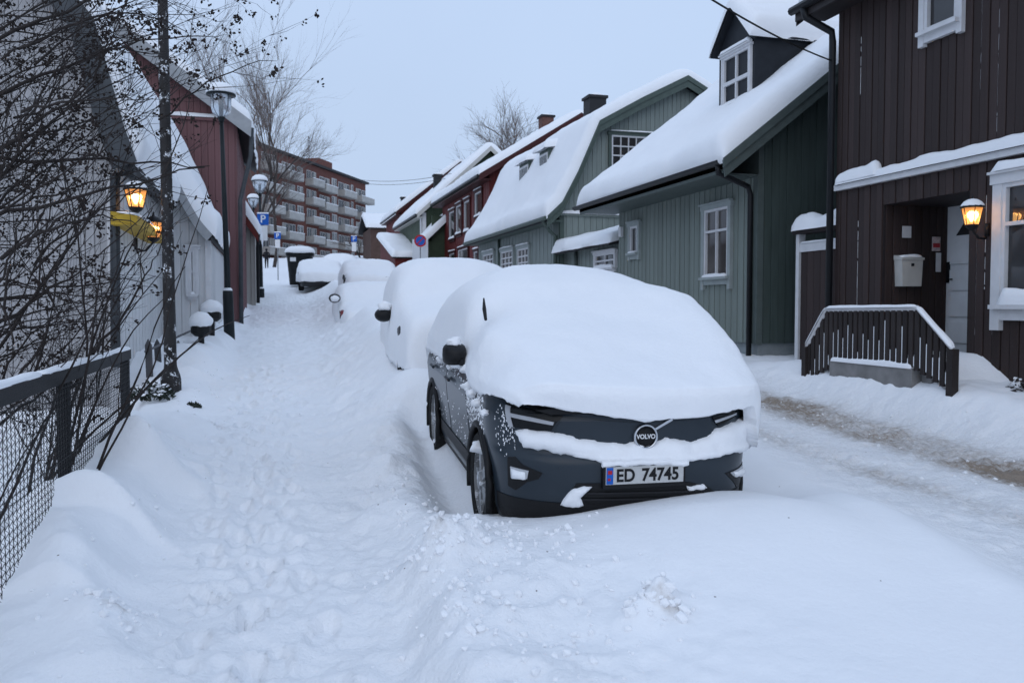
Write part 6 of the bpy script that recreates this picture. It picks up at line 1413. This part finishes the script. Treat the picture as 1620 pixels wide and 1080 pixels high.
def twig_tree(pts, r0, lvl, pn):
    a_, b_ = proj(pts[-1])
    if lvl and (a_ > 345 - max(0, b_ - 300) * .45 or (b_ > 520 and a_ > 190) or pts[-1].z < .25) and not (b_ < 170): return
    if lvl and a_ > 185 and b_ > 150 and rr.random() < .55: return
    m = len(pts) - 1
    (stems if lvl == 0 else tw).tube(pts, [r0 * (1 - .75 * i / m) for i in range(m + 1)], 5 if lvl == 0 else 3, cap=False)
    if lvl >= 2:
        if rr.random() < pn: pods(pd_, pts[-1], rr, rr.randint(4, 11), .026)
        elif rr.random() < .4: pods(pd_, pts[rr.randint(1, m)], rr, rr.randint(1, 3), .012)
        return
    for k in range(rr.randint(4, 7) if lvl == 0 else rr.randint(2, 4)):
        i = rr.randint(max(1, m // 4), m); d = (pts[i] - pts[i - 1]).normalized()
        d = d + Vector((rr.gauss(0, .45), rr.gauss(0, .45), rr.gauss(.12, .40)))
        L = (rr.uniform(.5, 1.2) if lvl == 0 else rr.uniform(.18, .55))
        twig_tree(arc(pts[i], d, L, 6 if lvl == 0 else 4, rr.uniform(-.04, .04), .09, rr), max(.0024, r0 * (.42 if lvl == 0 else .5)), lvl + 1, pn)
def limb(px0, py0, D0, px1, py1, D1, r, sag=.12, pn=.5, n=11):
    a, b = atD(px0, py0, D0), atD(px1, py1, D1); pts = []
    side = Vector((rr.gauss(0, .06), rr.gauss(0, .12), 0)); L = (b - a).length
    for i in range(n + 1):
        t = i / n; p = a.lerp(b, t) + (side + Vector((0, 0, sag * L))) * (4 * t * (1 - t)) + Vector((rr.gauss(0, .012), rr.gauss(0, .012), rr.gauss(0, .014)))
        pts.append(p)
    twig_tree(pts, r, 0, pn)
# heavier stems seen in the photograph, then a thicket of lighter ones
for a in ((-120, 420, 6.2, 165, 125, 7.2, .022), (-120, 330, 6.0, 150, 130, 6.6, .024), (-100, 260, 6.2, 330, 268, 7.6, .018), (-120, 380, 5.8, 320, 262, 7.2, .02), (-60, 650, 6.2, 210, 270, 7.4, .017),
          (-80, 560, 6.0, 130, 425, 6.4, .02), (-60, 700, 6.0, 95, 480, 6.5, .017), (40, 860, 6.5, 165, 470, 7.2, .018), (70, 830, 6.9, 240, 330, 7.6, .017), (150, 560, 7.0, 250, 395, 7.7, .014),
          (-100, 200, 6.2, 270, 60, 7.6, .018), (-100, 120, 6.2, 300, -30, 7.6, .018), (-80, 60, 6.0, 200, -80, 7.0, .018), (-60, 500, 6.3, 250, 440, 7.6, .013), (250, 190, 7.2, 440, 92, 8.0, .009)):
    limb(*a[:6], a[6], sag=rr.uniform(-.02, .10), pn=.6)
for k in range(88):
    x0, y0 = rr.uniform(-220, 60), rr.uniform(60, 700); D0 = rr.uniform(5.2, 7.6); ang = rr.gauss(-.45, .42); Lp = rr.uniform(160, 400)
    x1, y1 = x0 + Lp * math.cos(ang), y0 + Lp * math.sin(ang)
    if x1 > 320 - max(0, y1 - 300) * .45: x1 = 300 - max(0, y1 - 300) * .45 - rr.uniform(0, 60)
    limb(x0, y0, D0, x1, y1, min(9.0, D0 + rr.uniform(.0, 1.4)), rr.uniform(.006, .012), rr.uniform(-.04, .14), .35 + .4 * (y1 < 320))
for k in range(14):                                   # stems rising from the ground behind the fence
    x0, D0 = rr.uniform(-60, 150), rr.uniform(6.0, 7.6); g_ = atD(x0, 860, D0); g_.z = Hs(g_.x, g_.y) - .1
    d = Vector((rr.gauss(.15, .3), rr.gauss(.1, .3), 1)); twig_tree(arc(g_, d, rr.uniform(1.6, 2.8), 10, rr.uniform(0, .05), .07, rr), rr.uniform(.009, .016), 0, .4)
stems.build('stems', TWIG, sb, True); tag(tw.build('twigs', TWIG, sb), kind='stuff'); tag(pd_.build('seed_clusters', POD, sb), kind='stuff')

def bare_tree(label, base, h, spread, seed, lev=5, m=FARTW, r0=.16, lean=(0, 0), grp='bare trees behind the houses', up=.0, nb=0):
    rr = random.Random(seed); t = thing('bare_tree', base, label, 'tree', grp); tr = MB(); cr = MB()
    def rec(p, d, L, r, lv):
        n = 5 if lv > 2 else 3; pts = arc(p, d, L, n, -up, .11, rr)
        (tr if lv >= lev - 1 else cr).tube(pts, [r * (1 - .5 * i / n) for i in range(n + 1)], 6 if lv >= lev - 1 else 3, cap=False)
        if lv == 0: return
        for k in range((rr.randint(3, 5) if lv > 2 else rr.randint(2, 4)) + (nb if lv < lev else 0)):
            i = rr.randint(max(1, n // 2 - (lv < lev)), n); dd = (pts[i] - pts[i - 1]).normalized() + Vector((rr.gauss(0, spread), rr.gauss(0, spread), rr.gauss(.12, .28)))
            rec(pts[i], dd, L * rr.uniform(.52, .78), r * .5, lv - 1)
    rec(Vector(base), Vector((lean[0], lean[1], 1)), h * .36, r0, lev)
    tr.build('trunk', BARK, t, True); cr.build('crown', m, t)
    return t
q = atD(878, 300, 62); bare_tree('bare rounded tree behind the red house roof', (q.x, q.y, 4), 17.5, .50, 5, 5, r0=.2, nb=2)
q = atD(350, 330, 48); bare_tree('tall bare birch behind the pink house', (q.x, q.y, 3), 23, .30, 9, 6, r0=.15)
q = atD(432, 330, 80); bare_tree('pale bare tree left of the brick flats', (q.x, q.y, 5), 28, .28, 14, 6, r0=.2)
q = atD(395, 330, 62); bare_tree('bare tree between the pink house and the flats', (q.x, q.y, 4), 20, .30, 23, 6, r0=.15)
q = atD(598, 410, 82); bare_tree('low bare tree beside the far red house', (q.x, q.y, 4.5), 6, .6, 31, 4)
q = atD(575, 410, 100); bare_tree('spreading bare bush in front of the flats corner', (q.x, q.y, 6), 8, .7, 35, 4, r0=.12)
q = atD(610, 420, 70); bare_tree('snowy bare bush behind the red shed', (q.x, q.y, 4), 5, .7, 39, 4, r0=.1)

# ---- crumbs and clods of snow thrown up along the shovelled edges
rr = random.Random(77); cl = MB()
ico = [Vector(p).normalized() for p in ((0,1,1.6),(0,-1,1.6),(0,1,-1.6),(0,-1,-1.6),(1,1.6,0),(-1,1.6,0),(1,-1.6,0),(-1,-1.6,0),(1.6,0,1),(-1.6,0,1),(1.6,0,-1),(-1.6,0,-1))]
icf = [(0,1,8),(0,8,4),(0,4,5),(0,5,9),(0,9,1),(1,6,8),(8,6,10),(8,10,4),(4,10,2),(4,2,5),(5,2,11),(5,11,9),(9,11,7),(9,7,1),(1,7,6),(3,6,7),(3,7,11),(3,11,2),(3,2,10),(3,10,6)]
pos = []
for k in range(560):
    z_ = rr.random()
    if z_ < .40: y = rr.uniform(2.2, 7); x = .75 + abs(rr.gauss(0, .45))
    elif z_ < .60: y = rr.uniform(3.2, 5.0); x = rr.gauss(1.2, .35)
    elif z_ < .80: y = rr.uniform(3, 14); x = -.85 + rr.gauss(0, .25)
    else: y = rr.uniform(5, 13); x = rr.uniform(4.8, 7.2)
    if x > 1.25 and 4.9 < y < 9.8 and x < 3.4: continue
    pos.append((x, y, min(.045, .006 + abs(rr.gauss(0, .010)))))
for bx, by, n_, sd in ((1.70, 3.53, 46, .09), (.92, 4.68, 60, .16), (1.15, 4.95, 40, .16), (1.46, 2.78, 22, .07), (-.72, 4.6, 26, .10), (.85, 3.8, 30, .14)):
    for k in range(n_): pos.append((rr.gauss(bx, sd), rr.gauss(by, sd), min(.034, .006 + abs(rr.gauss(0, .013)))))
PX = np.array([p[0] for p in pos]); PY = np.array([p[1] for p in pos]); PZ = H(PX, PY)
for (x, y, r), z in zip(pos, PZ):
    sc = [rr.uniform(.6, 1.2) for _ in range(12)]; cl.add([Vector((x, y, z + r * .25)) + v * r * sc[i] for i, v in enumerate(ico)], icf)
tag(cl.build('snow_clods', SNOW), 'loose clods of snow along the shovelled edges', kind='stuff')
print('TRIS', sum(len(p.vertices) - 2 for o in bpy.data.objects if o.type == 'MESH' for p in o.data.polygons), 'OBJ', len(bpy.data.objects))
